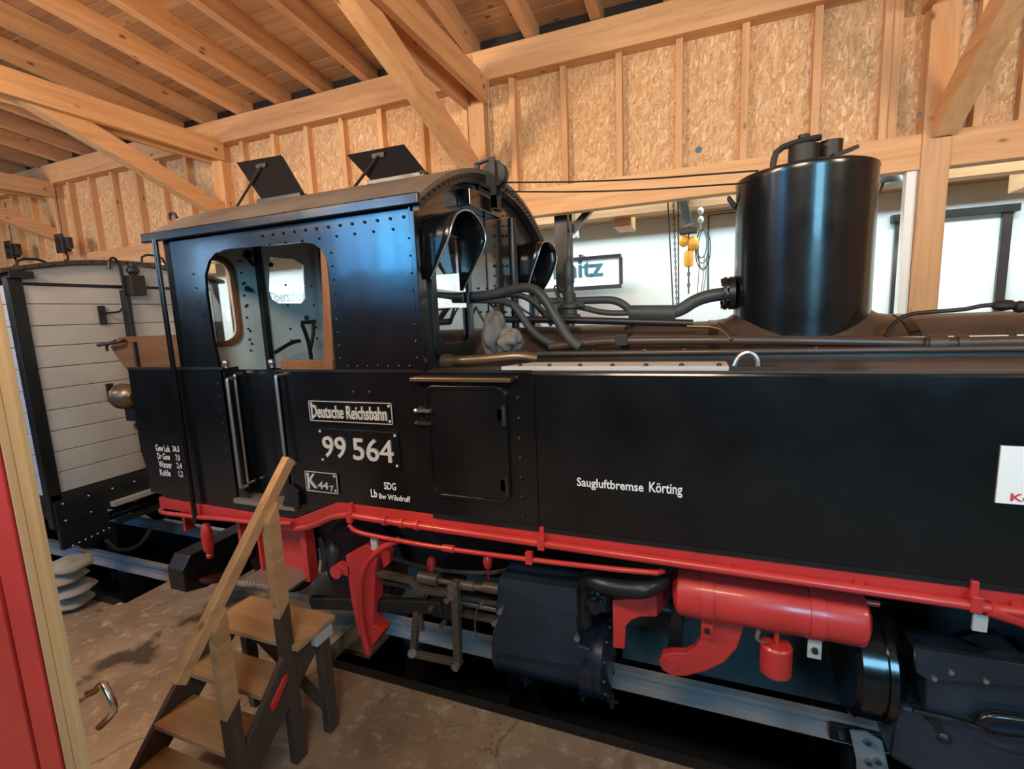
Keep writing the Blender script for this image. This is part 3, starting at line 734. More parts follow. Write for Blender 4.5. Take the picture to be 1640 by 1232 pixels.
# --- guide bracket (red) with sand pipe
YB = S+.10
o = G().prism([xz([(553, 890), (585, 873), (606, 880), (600, 925), (598, 1003), (614, 1012), (594, 1040), (586, 1043), (572, 1010), (562, 960)], YB)], YB, YB+.10, 1).obj('guide_bracket', RED, lo, bevel=.006)
pb_ = P(540, 915, YB); G().cyl((pb_.x, YB-.02, pb_.z), (pb_.x, YB+.06, pb_.z), .045, 16).box(pb_.x, pb_.x+.10, YB, YB+.05, pb_.z-.02, pb_.z+.05).obj('pivot_lug', RED, o, True)
pb_ = P(615, 895, YB); G().prism([xz([(598, 878), (622, 885), (620, 905), (612, 912), (607, 895), (598, 905)], YB)], YB+.02, YB+.06, 1).obj('hook_lug', RED, o)
G().tube([P(638, 865, YP+.02), P(610, 878, YP+.02), P(584, 905, YP+.02), P(576, 940, YP+.02), P(578, 1000, YP+.02), P(590, 1046, YP+.02)], .021, 12, 2).obj('sand_pipe', RED, lo, True)
pj = P(600, 868, YP+.03); G().box(pj.x-.022, pj.x+.022, YP+.02, YP+.035, pj.z-.05, pj.z+.04).obj('pipe_bracket', LID, lo)
G().tube([P(512, 860, S+.25), P(520, 890, S+.25), P(518, 915, S+.25)], .018, 8).lathe([(0, 0), (.04, .0), (.055, .08), (.05, .14), (0, .2)], P(535, 905, S+.3), (0, 0, 1), 14).obj('lubricator', RODS, lo, True)
# --- valve gear of the rear cylinder
YV = S+.12
g = G().beam(P(606, 918, YV), P(662, 930, YV), .045, .035).beam(P(660, 930, YV), P(672, 944, YV), .045, .04).beam(P(670, 944, YV), P(730, 951, YV), .045, .035)
g.obj('radius_rod', RODS, lo, bevel=.004)
o = G().beam(P(729, 930, YV), P(734, 1066, YV), .05, .045).obj('combination_lever', RODS, lo, bevel=.006)
for p in ((727, 937), (727, 951), (733, 1063)): c = P(*p, YV); G().cyl((c.x, YV-.04, c.z), (c.x, YV+.03, c.z), .026, 12).obj('joint_pin', STEEL, o, True)
g = G().cyl(P(672, 924, YV+.03), P(702, 930, YV+.03), .038, 14).cyl(P(702, 930, YV+.03), P(735, 936, YV+.03), .018, 10).cyl(P(735, 936, YV+.03), P(760, 940, YV+.03), .030, 12).cyl(P(760, 940, YV+.03), P(803, 946, YV+.03), .022, 12)
g.cyl(P(775, 940, YV+.03), P(800, 944, YV+.03), .034, 12); g.obj('valve_spindle', RODS, lo, True)
o = G().beam(P(662, 1047, YV), P(735, 1062, YV), .04, .035).obj('union_link', RODS, lo, bevel=.004)
G().beam(P(668, 980, YV+.02), P(662, 1047, YV+.02), .045, .04).beam(P(672, 985, YV+.02), P(676, 1010, YV+.02), .03, .03).cyl(P(660, 1047, YV-.03), P(660, 1047, YV+.04), .03, 12).obj('crosshead_arm', RODS, lo, bevel=.004)
for z in (.56, .44): G().beam((-2.02, YV+.10, z), (-1.08, YV+.10, z), .05, .028).obj('slide_bar', RODS, lo, bevel=.004)
G().beam((-2.04, YV+.10, .40), (-2.04, YV+.10, .62), .06, .05, (1, 0, 0)).obj('slide_bar_bracket', SOOT, lo, bevel=.005)
G().cyl((-1.5, YV+.12, .50), (-1.08, YV+.12, .50), .022, 12).obj('piston_rod', STEEL, lo, True)
G().tube([(-1.95, YV+.16, .70), (-1.6, YV+.16, .66), (-1.2, YV+.16, .70), (-1.0, YV+.16, .78)], .014, 8).obj('lubricating_pipe', RODS, lo, True)
for k, (x, z) in enumerate(((-1.50, .62), (-1.42, .58), (-1.47, .40), (-1.36, .52), (-1.54, .50))): G().cyl((x, YV-.01, z), (x, YV+.04, z), .016+.004*(k % 2), 8).obj('crosshead_nut', STEEL if k % 2 else RODS, lo, True)
G().box(-1.56, -1.38, YV+.03, YV+.2, .42, .64).obj('crosshead', SOOT, lo, bevel=.01)
G().beam((-2.55, YV+.04, .33), (-1.48, YV+.04, .50), .05, .09).obj('connecting_rod', SOOT, lo, bevel=.01)
for (a, n_) in (((691, 906), REDW), ((781, 902), RED)):
    c = P(*a, S+.2); G().lathe([(0, -.03), (.02, -.03), (.028, 0), (.03, .03), (.018, .05), (0, .05)], c, (0, 0, 1), 12).cyl(c-Vector((0, 0, .1)), c, .006, 6).obj('oil_cup', n_, lo, True)
c = P(760, 980, S+.1); G().tube([P(776, 965, S+.1), P(765, 970, S+.1), P(760, 995, S+.1), P(762, 1020, S+.1)], .006, 6).obj('oil_line', BRASS, lo, True)
# rear cylinder block
YL = S+.30
cA, cB = P(790, 1020, YL), P(948, 1048, YL)
zc_ = at(958, 1050, Y=YL).z; xe = -.48; xs = -1.13; rad = .215
cyl_ = G().lathe([(0, 0), (rad*.93, 0), (rad*.93, .03), (rad*.9, .03), (rad*.9, xe-xs-.12), (rad, xe-xs-.12), (rad, xe-xs-.05), (rad*.96, xe-xs-.05), (rad*.96, xe-xs-.035), (rad, xe-xs-.035), (rad, xe-xs), (rad*.85, xe-xs+.02), (rad*.4, xe-xs+.03), (0, xe-xs+.03)], (xs, YL, zc_), (1, 0, 0), 40).obj('rear_cylinder', TEAL, lo, True)
for k in range(12):
    a = 2*PI*k/12; c = Vector((xe, YL+math.cos(a)*rad*.9, zc_+math.sin(a)*rad*.9))
    G().cyl(c, c+Vector((.025, 0, 0)), .011, 6).obj('cover_bolt', SOOT, cyl_)
YQ = S+.035
ca = G().prism([xz([(799, 925), (923, 944), (923, 1000), (928, 1035), (945, 1040), (930, 1070), (790, 1045), (793, 985)], YQ)], YQ, YQ+.30, 1).obj('cylinder_casing', TEAL, lo, bevel=.008)
pa, pb = P(803, 946, YQ-.004), P(924, 992, YQ-.004)
G().prism([xz([(799, 925), (923, 944), (925, 990), (800, 944)], YQ-.01)], YQ-.01, YQ, 1).obj('casing_flap', TEAL, ca)
for p in ((802, 978), (793, 997), (925, 1020)): c = P(*p, YQ); G().cyl((c.x, YQ-.02, c.z), (c.x, YQ, c.z), .016, 10).obj('bolt_head', STEEL, ca, True)
for x in (-.98, -.62, -.45): G().cyl((x, YL-.05, zc_-rad-.06), (x, YL-.05, zc_-rad+.03), .014, 8).beam((x-.03, YL-.05, zc_-rad-.02), (x+.04, YL-.05, zc_-rad-.02), .015, .015).obj('drain_cock', SOOT, lo, True)
# receiver bend between the units
G().tube([P(935, 1000, S+.15), P(930, 960, S+.15), P(938, 926, S+.12), P(960, 934, S+.05), P(1000, 944, S+.03), P(1035, 944, S+.03), P(1062, 928, S+.12)], .047, 16, 2).obj('receiver_pipe', BLACKM, lo, True)
g = G()
random.seed(9)
for k in range(16):
    c = P(random.uniform(928, 975), random.uniform(945, 985), S+random.uniform(.14, .2)); g.ball(c, random.uniform(.015, .03), 8)
g.cyl(P(940, 965, S+.14), P(955, 975, S+.1), .035, 12); g.obj('cylinder_fittings', SOOT, lo, True)
# red brackets
Y1 = S+.14
G().prism([xz([(981, 962), (1003, 960), (1020, 958), (1034, 953), (1052, 955), (1052, 988), (1025, 988), (1010, 994), (1002, 1004), (1000, 1040), (982, 1038)], Y1)], Y1, Y1+.03, 1).obj('angle_bracket', RED, lo, bevel=.003)
pts = [P(1052, 955, Y1), P(1080, 915, Y1+.25), P(1080, 950, Y1+.25), P(1052, 988, Y1)]
G().add([p for p in pts]+[p+Vector((.0, .03, 0)) for p in pts], [(0, 1, 2, 3), (7, 6, 5, 4), (0, 4, 5, 1), (1, 5, 6, 2), (2, 6, 7, 3), (3, 7, 4, 0)]).obj('angle_bracket', RED, lo)
Yj = S+.12
jl = xz([(1150, 985), (1192, 985), (1190, 1012), (1180, 1040), (1160, 1062), (1130, 1076), (1100, 1084), (1075, 1083), (1060, 1074), (1055, 1060), (1060, 1049), (1075, 1046), (1095, 1047), (1112, 1040), (1122, 1026), (1130, 1010), (1140, 992)], Yj)
o = G().prism([jl], Yj, Yj+.05, 1).obj('curved_hanger', RED, lo, bevel=.008)
c = P(1075, 1064, Yj); G().cyl((c.x, Yj-.01, c.z), (c.x, Yj+.02, c.z), .034, 20).obj('pivot_boss', RED, o, True)
G().prism([xz([(1082, 955), (1072, 1000), (1068, 1050), (1092, 1045), (1095, 1000)], Yj+.12)], Yj+.12, Yj+.2, 1).obj('brake_arm', BLACKM, lo, bevel=.006)
# air reservoir
YA = S+.14; ra = .12
zA = at(1147, 1000, Y=YA-.0).z + ra + .035
xa0, xa1 = P(1085, 950, YA-ra*.6).x, P(1388, 990, YA-ra*.5).x
res = G().lathe([(0, -.03), (ra*.6, -.02), (ra*.95, 0), (ra, .02), (ra, xa1-xa0-.02), (ra*.95, xa1-xa0), (ra*.6, xa1-xa0+.02), (0, xa1-xa0+.03)], (xa0, YA, zA), (1, 0, 0), 40).obj('air_reservoir', RED, lo, True)
for px in (1134, 1315):
    x = P(px, 960, YA-ra).x
    b = G().lathe([(ra, 0), (ra+.006, 0), (ra+.006, .055), (ra, .055)], (x-.03, YA, zA), (1, 0, 0), 40).obj('tank_band', RED, res, True)
    G().box(x-.028, x+.028, YA-.055, YA-.045, zA-ra-.085, zA-ra+.03).obj('band_tab', LID if px > 1200 else REDW, res, bevel=.003)
    G().cyl((x, YA-.07, zA-ra-.04), (x, YA-.055, zA-ra-.04), .014, 6).obj('bolt', SOOT, res)
G().cyl((xa1, YA, zA+.08), (xa1+.06, YA, zA+.08), .014, 10).obj('reservoir_plug', RED, res, True)
c = P(1245, 1050, S+.06)
G().lathe([(0, 0), (.05, 0), (.066, .014), (.068, .03), (.068, .15), (.06, .16), (.012, .162), (.012, .22), (0, .22)], (c.x, S+.10, P(1245, 1094, S+.04).z), (0, 0, 1), 28).obj('water_separator', RED, lo, True)
c = P(1215, 1010, S+.04); G().tube([c, c+Vector((-.01, 0, -.05)), c+Vector((.03, .03, -.07))], .010, 8).obj('drain_tap', STEEL, lo, True)
# dusty grey frame plates of the front unit behind
FR = paint('dusty_blue_grey_frame', (.04, .058, .064), .5, 0, .9)
G().box(-.46, .95, YR+.05, YR+.09, -.04, .40).obj('front_unit_frame', FR, lo)
G().box(-.46, .95, YR+.0, YR+.09, .39, .41).obj('frame_rib', LID, lo)
# front (large) cylinder seen from behind + its casing
YL2 = S+.30; zc2 = at(1415, 1110, Y=YL2-.2).z
x0_ = P(1385, 1100, S+.12).x; x1_ = P(1445, 1120, S+.12).x
G().lathe([(0, 0), (.25, 0), (.27, .02), (.27, .10), (.255, .10), (.255, .12), (.27, .12), (.27, .15), (.22, .19), (.10, .22), (.0, .22)], (x0_-.04, YL2+.03, zc2+.01), (1, 0, 0), 48).obj('front_cylinder_cover', BLACK, lo, True)
g = G().tube([(x1_+.08, S+.1, zc2-.02), (x1_+.11, S+.09, zc2-.08), (x1_+.13, S+.10, zc2-.13), (x1_+.17, S+.1, zc2-.15)], .022, 8).ball((x1_+.09, S+.09, zc2-.05), .03).ball((x1_+.14, S+.09, zc2-.14), .03)
g.cyl((x1_+.06, S+.12, zc2+.03), (x1_+.17, S+.12, zc2-.03), .03, 12).obj('relief_valve', BLACKM, lo, True)
Yc2 = S+.02
ca = G().prism([xz([(1466, 1036), (1700, 1072), (1700, 1100), (1484, 1086), (1466, 1074)], Yc2)], Yc2-.01, Yc2+.02, 1).obj('front_casing_plate', TEAL, lo, bevel=.003)
G().prism([xz([(1484, 1070), (1700, 1090), (1700, 1225), (1600, 1200), (1482, 1140)], Yc2+.03)], Yc2+.03, Yc2+.3, 1).obj('front_casing', TEAL, lo, bevel=.01)
G().prism([xz([(1440, 1128), (1570, 1160), (1720, 1190), (1720, 1300), (1470, 1240), (1425, 1215)], Yc2+.06)], Yc2+.06, Yc2+.4, 1).obj('front_cylinder_shroud', TEAL, lo, bevel=.02)
G().tube([P(1462, 1137, Yc2+.02), P(1520, 1150, Yc2+.02), P(1565, 1163, Yc2), P(1590, 1178, Yc2), P(1640, 1184, Yc2), P(1700, 1190, Yc2)], .012, 8).tube([P(1568, 1160, Yc2), P(1580, 1146, Yc2), P(1620, 1150, Yc2), P(1700, 1166, Yc2)], .02, 10).obj('front_steam_line', BLACK, lo, True)
for p in ((1521, 1074), (1494, 1084), (1576, 1088)): c = P(*p, Yc2); G().cyl((c.x, Yc2-.018, c.z), (c.x, Yc2-.01, c.z), .010, 8).obj('bolt_head', STEEL, ca, True)
G().prism([xz([(1540, 1022), (1560, 1015), (1600, 1018), (1640, 1050), (1600, 1048)], S+.2)], S+.2, S+.24, 1).obj('wheel_guard', BLACKM, lo)
G().box(1.30, 3.2, YR-.4, YR+.0, -.05, .5).obj('front_cylinder_body', BLACKM, lo, bevel=.02)
# white paper sign on the tank
a, b = P(1606, 714, S-.01), P(1606, 806, S-.01)
o = G().box(a.x-.005, a.x+.34, S-.014, S-.006, b.z, a.z).obj('notice_plate', ENAM, lo, bevel=.001, label='white notice with red lettering starting Ke')
text('red_lettering', 'Kesselhaus', a.x+.035, a.x+.275, b.z+.012, b.z+.042, S-.016, REDL, o, .02, .001)

# --- cab front sheet with two tall spectacle windows
wl = yz([(690, 372), (722, 352), (745, 372), (745, 560), (730, 574), (705, 566), (694, 545)], XF)
wy0, wy1 = min(p[0] for p in wl)+.02, max(p[0] for p in wl)-.01
wz0, wz1 = 2.09, 2.82
fw1 = roundrect(wy0, wy1, wz0, wz1, .07)
fw2 = roundrect(2*YC-wy1, 2*YC-wy0, wz0, wz1, .07)
topl = [(ys[i], arc(ys[i])-.045) for i in range(1, 22)]
G().prism([[(S+.02, 1.6), (S+.02, 2.85)] + topl + [(YF-.02, 2.85), (YF-.02, 1.6)], fw1, fw2], XF-.02, XF, 0).obj('cab_front', GREYF, lo)
# darker riveted cover panel across the upper front
cp_ = yz([(812, 330), (838, 330), (838, 470), (812, 470)], XF)
for k, wv in enumerate((fw1, fw2)):
    cxw = (wy0+wy1)/2 if k == 0 else 2*YC-(wy0+wy1)/2; czw = (wz0+wz1)/2
    fr = G().prism([ring(wv, 1.13, cxw, czw), ring(wv, .88, cxw, czw)], XF, XF+.02, 0).obj('spectacle_window_frame', BLACKM, lo, bevel=.003)
    G().prism([wv], XF-.012, XF-.006, 0).obj('window_glass', GLASS, fr)
    # sheet-metal hood around the window: flares to a tear-drop rim
    YL_ = 2.325; YR_ = at(741, 466, X=XF+.02).y
    rim = [at(a, b, Y=YL_+(YR_-YL_)*f) for a, b, f in ((690, 447, 0), (700, 425, 0), (709, 403, 0), (719.5, 380, 0), (723, 362, 0), (729, 345, .10), (737, 338, .27), (746, 335.5, .48), (756, 339, .70), (768, 353, .9), (777, 372, 1), (778, 386, 1), (773, 402, 1), (758, 432, 1), (741, 466, 1))]
    if k:
        ya2 = at(827, 440, X=XF).y; yb2_ = ya2+.36
        rim = [at(a, b, Y=ya2+(yb2_-ya2)*f) for a, b, f in ((846, 458, 0), (852, 437, 0), (859, 417, 0), (865, 400, 0), (867, 391, .08), (873, 386.5, .3), (880, 387, .6), (887, 394, .85), (891, 404, 1), (892, 416, 1), (889, 428, 1), (881, 447, 1), (870, 466, 1))]
    n = len(rim); g = G(); vs = []
    for t in [i/4 for i in range(5)]:
        for p in rim: vs.append((XF+.003+(max(p.x, XF+.012)-XF-.003)*t, p.y, p.z))
    fs = [(i*n+j, i*n+j+1, (i+1)*n+j+1, (i+1)*n+j) for i in range(4) for j in range(n-1)]
    g.add(vs, fs); h = g.obj('window_hood', BLACK, lo, True)
    so = h.modifiers.new('s', 'SOLIDIFY'); so.thickness = .006
    G().tube([Vector((max(p.x, XF+.012), p.y, p.z)) for p in rim], .005, 8, 1).obj('hood_rim', STEEL, h, True)
# vertical stiffeners and rivets on the front
g = G().cyl((XF+.06, at(822, 420, X=XF+.06).y, 2.15), (XF+.06, at(822, 420, X=XF+.06).y, 3.02), .030, 14).obj('safety_pipe', BLACKM, lo, True)
g = G()
for (cx, zs) in ((792, 0), (806, 1), (812, 2)):
    for k in range(11):
        p = at(cx, 330+16*k, X=XF); g.ball((XF+.003, p.y, p.z), .007 if k % 3 else .011, 6)
for k in range(5): p = at(752+14*k, 462, X=XF); g.ball((XF+.003, p.y, p.z), .008, 6)
for k in range(6): p = at(770+10*k, 500, X=XF); g.ball((XF+.003, p.y, p.z), .008, 6)
g.obj('front_rivets', BLACKM, lo, kind='stuff')
p1, p2 = at(776, 350, X=XF+.002), at(776, 470, X=XF+.002)
G().box(XF, XF+.006, p1.y-.006, p1.y+.006, 2.2, 3.05).obj('panel_seam', BLACKM, lo)
# vent box and pulley on top of the front
pv0, pv1 = at(752, 300, X=XF+.09), at(803, 327, X=XF+.09)
G().box(XF+.0, XF+.09, pv0.y, pv1.y, min(pv0.z, pv1.z)-.10, max(pv0.z, pv1.z)+.0).obj('front_vent_box', BLACK, lo, bevel=.006)
pc = at(793, 280, X=XF+.13)
o = G().lathe([(.02, -.03), (.085, -.035), (.085, -.022), (.062, -.012), (.062, .012), (.085, .022), (.085, .035), (.02, .03)], pc, (0, 1, 0), 32).obj('cable_pulley', SOOT, lo, True)
G().box(pc.x-.02, pc.x+.02, pc.y-.05, pc.y-.038, pc.z-.22, pc.z+.10).box(pc.x-.02, pc.x+.02, pc.y+.038, pc.y+.05, pc.z-.22, pc.z+.10).box(pc.x-.02, pc.x+.02, pc.y-.05, pc.y+.05, pc.z-.23, pc.z-.14).obj('pulley_bracket', SOOT, o)
G().beam((pc.x-.13, pc.y, pc.z+.085), (pc.x+.0, pc.y, pc.z+.11), .03, .012).beam((pc.x-.13, pc.y, pc.z-.08), (pc.x-.13, pc.y, pc.z+.09), .03, .03, (1, 0, 0)).obj('pulley_stay', SOOT, o)
# --- boiler, dome
RB = .50; ZB = 2.195-RB
bo = G().lathe([(0, 0), (RB, 0), (RB, 1.95), (RB, 4.6)], (XF, YC, ZB), (1, 0, 0), 56).obj('boiler', BROWNB, lo, True)
for x in (-.45, .05, 1.0, 1.75):
    G().lathe([(RB, 0), (RB+.007, 0), (RB+.007, .05), (RB, .05)], (x, YC, ZB), (1, 0, 0), 56).obj('boiler_band', BLACK, bo, True)
XD, RD, ZD = .545, .352, 3.005
dm = G().lathe([(0, ZD+.012), (RD-.02, ZD+.010), (RD, ZD), (RD+.004, ZD-.012), (RD, ZD-.03), (RD, 2.10), (RD, 1.9)], (XD, YC, 0), (0, 0, 1), 72).obj('steam_dome', BLACK, lo, True)
# saddle skirt following the boiler
sk = []; n = 72
for k in range(n):
    a = 2*PI*k/n; 
    for rr in (RD, RD+.035, RD+.10):
        x, y = XD+math.cos(a)*rr, YC+math.sin(a)*rr
        zz_ = ZB+math.sqrt(max(0, (RB+.004)**2-min((y-YC)**2, RB*RB*.98)))
        if rr == RD: zz_ += .035
        elif rr < RD+.05: zz_ += .012
        sk.append((x, y, zz_))
fs = [(3*k+j, 3*((k+1) % n)+j, 3*((k+1) % n)+j+1, 3*k+j+1) for k in range(n) for j in (0, 1)]
G().add(sk, fs).obj('dome_saddle', BROWNB, dm, True)
# valves on the dome
q = at(1300, 240, Y=YC); 
G().cyl((XD-.02, YC-.08, ZD), (XD-.02, YC-.08, ZD+.14), .075, 16).cyl((XD-.02, YC-.08, ZD+.14), (XD-.02, YC-.08, ZD+.20), .03, 8).obj('safety_valve', SOOT, dm, True)
G().cyl((XD+.12, YC-.02, ZD), (XD+.12, YC-.02, ZD+.16), .06, 16).obj('safety_valve', SOOT, dm, True)
G().tube([(XD-.17, YC-.1, ZD-.0), (XD-.17, YC-.1, ZD+.08), (XD-.15, YC-.1, ZD+.14), (XD-.05, YC-.1, ZD+.165), (XD+.06, YC-.1, ZD+.17)], .017, 8, 1).beam((XD+.06, YC-.1, ZD+.14), (XD+.06, YC-.1, ZD+.23), .04, .02).beam((XD+.10, YC-.14, ZD+.05), (XD+.22, YC-.1, ZD+.09), .06, .02).obj('valve_lever', SOOT, dm, True)
# brackets on dome
for z in (2.68,):
    p = at(1166, 333, Y=YC); G().tube([(XD-RD, YC, p.z-.02), (p.x, YC, p.z+.05), (p.x-.0, YC-.02, p.z+.06), (XD-RD, YC-.03, p.z+.0)], .009, 6, 0).obj('dome_hook', BLACKM, dm)
p = at(1166, 470, Y=YC); G().lathe([(0, 0), (.10, 0), (.10, .035), (0, .035)], (XD-RD-.03, YC-.02, p.z), (1, 0, 0), 24).lathe([(0, 0), (.10, 0), (.10, .02), (0, .02)], (XD-RD-.06, YC-.02, p.z), (1, 0, 0), 24).obj('pipe_flange', BLACKM, dm, True)
for k in range(6):
    a = 2*PI*k/6+.3; c = Vector((XD-RD-.075, YC-.02+math.cos(a)*.082, p.z+math.sin(a)*.082)); G().cyl(c, c+Vector((.05, 0, 0)), .013, 6).obj('flange_bolt', SOOT, dm)
YM = YC-.02
def L3(Lp, Y): return [at(a, b, Y=Y) for a, b in Lp]
sp_ = G().tube(L3([(1165, 470), (1135, 474), (1112, 482), (1092, 496), (1075, 501), (1040, 501), (1012, 501)], YM), .040, 16).obj('steam_pipe', PIPEG, lo, True)
G().cyl(at(1008, 501, Y=YM), at(1082, 501, Y=YM), .050, 18).obj('pipe_lagging', PIPEG, sp_, True)
G().tube(L3([(1012, 501), (1000, 488), (982, 480), (950, 481), (920, 482), (880, 483), (850, 480)], YM), .026, 12).obj('steam_pipe', PIPEG, lo, True)
G().tube(L3([(1012, 501), (985, 502), (960, 500), (935, 493), (915, 490)], YM), .020, 12).obj('steam_pipe', PIPEG, lo, True)
# fountain valve stand
b_ = at(913, 512, Y=YM-.05)
G().lathe([(0, 0), (.075, 0), (.075, .03), (.05, .04), (.05, .07), (.07, .08), (.07, .10), (.04, .12), (.045, .17), (.03, .19), (.03, .24), (.036, .25), (.036, .36), (.02, .39), (.012, .42), (0, .43)], b_, (0, 0, 1), 20).tube([b_+Vector((-.07, 0, .12)), b_+Vector((-.12, 0, .25)), b_+Vector((-.04, 0, .20))], .008, 6).beam(b_+Vector((-.1, 0, .10)), b_+Vector((.1, 0, .10)), .03, .03).beam(b_+Vector((-.045, 0, .2)), b_+Vector((-.045, 0, .43)), .01, .01).obj('steam_valve_stand', PIPEG, lo, True)
# big bent pipes from the cab front down to the tank top
YPp = 2.95
for pts, r, y0_, y1_ in (
    ([(700, 470), (745, 476), (790, 472), (825, 462), (850, 460), (868, 472), (890, 508), (912, 545), (930, 556)], .030, 2.95, 2.85),
    ([(725, 480), (770, 480), (815, 482), (832, 500), (850, 530), (875, 548), (900, 556)], .024, 2.98, 2.88)):
    n = len(pts); G().tube([at(a, b, Y=y0_+(y1_-y0_)*i/(n-1)) for i, (a, b) in enumerate(pts)], r, 14).obj('injector_pipe', PIPEG, lo, True)
G().tube(L3([(760, 478), (820, 470), (850, 478), (870, 500), (885, 520)], 3.25), .022, 12).obj('injector_pipe', PIPEG, lo, True)
for pts in ([(761, 490), (768, 503), (776, 516)], [(783, 484), (795, 498), (803, 514)], [(790, 481), (799, 498), (806, 515)], [(824, 484), (842, 500), (860, 508)]):
    G().tube(L3(pts, 3.0), .008, 8).obj('thin_pipe', SOOT, lo, True)
# pipes and hand rails along the boiler side
yb_ = 2.88
G().tube(L3([(800, 512), (870, 512), (960, 514), (1110, 518)], yb_+.1), .022, 10).obj('boiler_hand_rail', BLACKM, lo, True)
G().tube([at(880, 556, Y=yb_), at(940, 549, Y=yb_), at(985, 546, Y=yb_), Vector((.3, yb_, at(990, 549, Y=yb_).z)), Vector((1.05, yb_, at(1480, 553, Y=yb_).z+.01))], .026, 10, 1).obj('feed_pipe', BROWNB, lo, True)
c = at(996, 545, Y=yb_); G().box(c.x-.035, c.x+.035, c.y-.03, c.y+.03, c.z-.03, c.z+.035).obj('pipe_clamp', SOOT, lo, bevel=.004)
zr1 = at(1300, 562, Y=yb_-.05).z
G().cyl((-1.0, yb_-.05, zr1), (XT, yb_-.05, zr1), .016, 10).obj('long_side_rod', BROWNB, lo, True)
zr2 = at(1500, 553, Y=yb_-.02).z
G().cyl((1.0, yb_-.02, zr2+.01), (XT, yb_-.02, zr2+.01), .028, 12).cyl((1.01, yb_-.02, zr2+.01), (1.08, yb_-.02, zr2+.01), .042, 12).cyl((1.12, yb_-.02, zr2+.01), (1.16, yb_-.02, zr2+.01), .038, 12).obj('side_steam_pipe', BROWNB, lo, True)
zr3 = at(1500, 541, Y=yb_+.05).z
G().cyl((.92, yb_+.05, zr3), (XT, yb_+.05, zr3), .010, 8).obj('boiler_hand_rail', STEEL, lo, True)
for x in (1.35, 2.3): G().cyl((x, yb_+.02, zr3-.06), (x, yb_+.06, zr3+.01), .02, 8).obj('rail_stanchion', SOOT, lo, True)
G().tube([at(1418, 540, Y=2.95), at(1428, 520, Y=3.0), at(1452, 503, Y=3.05), at(1500, 499, Y=3.1), at(1545, 496, Y=3.1), at(1570, 490, Y=3.1), at(1595, 488, Y=3.1)], .011, 8).obj('copper_line', SOOT, lo, True)
c = at(1608, 489, Y=3.1); G().ball(c, .04, 10, (1.3, 1, .7)).ball(c+Vector((.06, 0, -.01)), .03).tube([c+Vector((.05, 0, 0)), c+Vector((.12, 0, -.05)), c+Vector((.17, -.05, -.16))], .012, 8).obj('oil_valve', SOOT, lo, True)
G().tube([at(1100, 523, Y=2.95), at(1145, 524, Y=2.95), at(1160, 532, Y=2.9), at(1172, 545, Y=2.85)], .009, 8, 1).obj('copper_line', BRASS, lo, True)
zt0 = at(1300, 573, Y=2.83).z
G().box(-1.38, XT, 2.84, 2.87, 2.0, 2.045).obj('tank_inner_ledge', BLACKM, lo)
for px in (950, 1033, 1096, 1306): c = at(px, 572, Y=2.84); G().ball((c.x, 2.84, 2.05), .012, 8).obj('ledge_bolt', STEEL, lo, True)
# brass suction hose lying on the tank top near the cab
yh_ = S+.17
ho = G().tube([at(722, 578, Y=yh_), at(760, 577, Y=yh_), at(800, 573, Y=yh_+.03), at(835, 570, Y=yh_+.06), at(858, 574, Y=yh_+.1)], .028, 14).obj('filler_hose', BRASS, lo, True, label='dull brass pipe lying on the tank top')
c = at(717, 579, Y=yh_); G().cyl(c-Vector((.03, 0, 0)), c+Vector((.03, 0, 0)), .042, 16).obj('hose_coupling', BRASS, ho, True)
# whistle / control cables from the pulley to the dome
for (a, b, r) in ((0, 0, .005), (-.145, .0, .005)):
    e = at(1215, 265, Y=YC-.06) if a == 0 else at(1172, 283, Y=YC-.06)
    s_ = Vector((pc.x, pc.y, pc.z-.05+a*.4))
    if a == 0: e = Vector((XD-.25, YC-.18, ZD+.02))
    else: e = Vector((XD-RD+.02, YC-.10, ZD-.02))
    mid = (s_+e)/2-Vector((0, 0, .025)); G().tube([s_, mid, e], r, 6, 2).obj('control_cable', BLACKM, lo, True)

# ============================================================ RAG
random.seed(21)
def rag(name, c, sx, sy_, sz, m, lab, cat, seed, n=40, amp=1):
    random.seed(seed); g = G(); vs = []; fs = []
    ph = [random.uniform(0, 6) for _ in range(6)]
    for i in range(n+1):
        for j in range(n):
            th = 2*PI*j/n; f = PI*i/n
            r = 1 + amp*(.13*math.sin(2*th+ph[0]+2*f) + .10*math.sin(5*th+ph[1]-3*f) + .05*math.sin(9*th+ph[2]+2*f)*math.sin(f) + .05*math.sin(6*f+ph[3]))
            vs.append((c.x+sx*r*math.sin(f)*math.cos(th), c.y+sy_*r*math.sin(f)*math.sin(th), c.z+sz*r*math.cos(f)))
    for i in range(n):
        for j in range(n): fs.append((i*n+j, (i+1)*n+j, (i+1)*n+(j+1) % n, i*n+(j+1) % n))
    o = g.add(vs, fs).obj(name, m, None, False)
    for p_ in o.data.polygons: p_.use_smooth = True; o['label'] = lab; o['category'] = cat
    return o
r1 = rag('crumpled_rag', at(792, 535, Y=2.68), .085, .07, .12, CLOTH, 'crumpled grey cleaning rag draped over pipes in front of the cab', 'rag', 3)
r2 = rag('crumpled_rag', at(818, 545, Y=2.57), .075, .065, .06, CLOTH, 'smaller bundled grey rag lying just right of the draped rag', 'rag', 8)

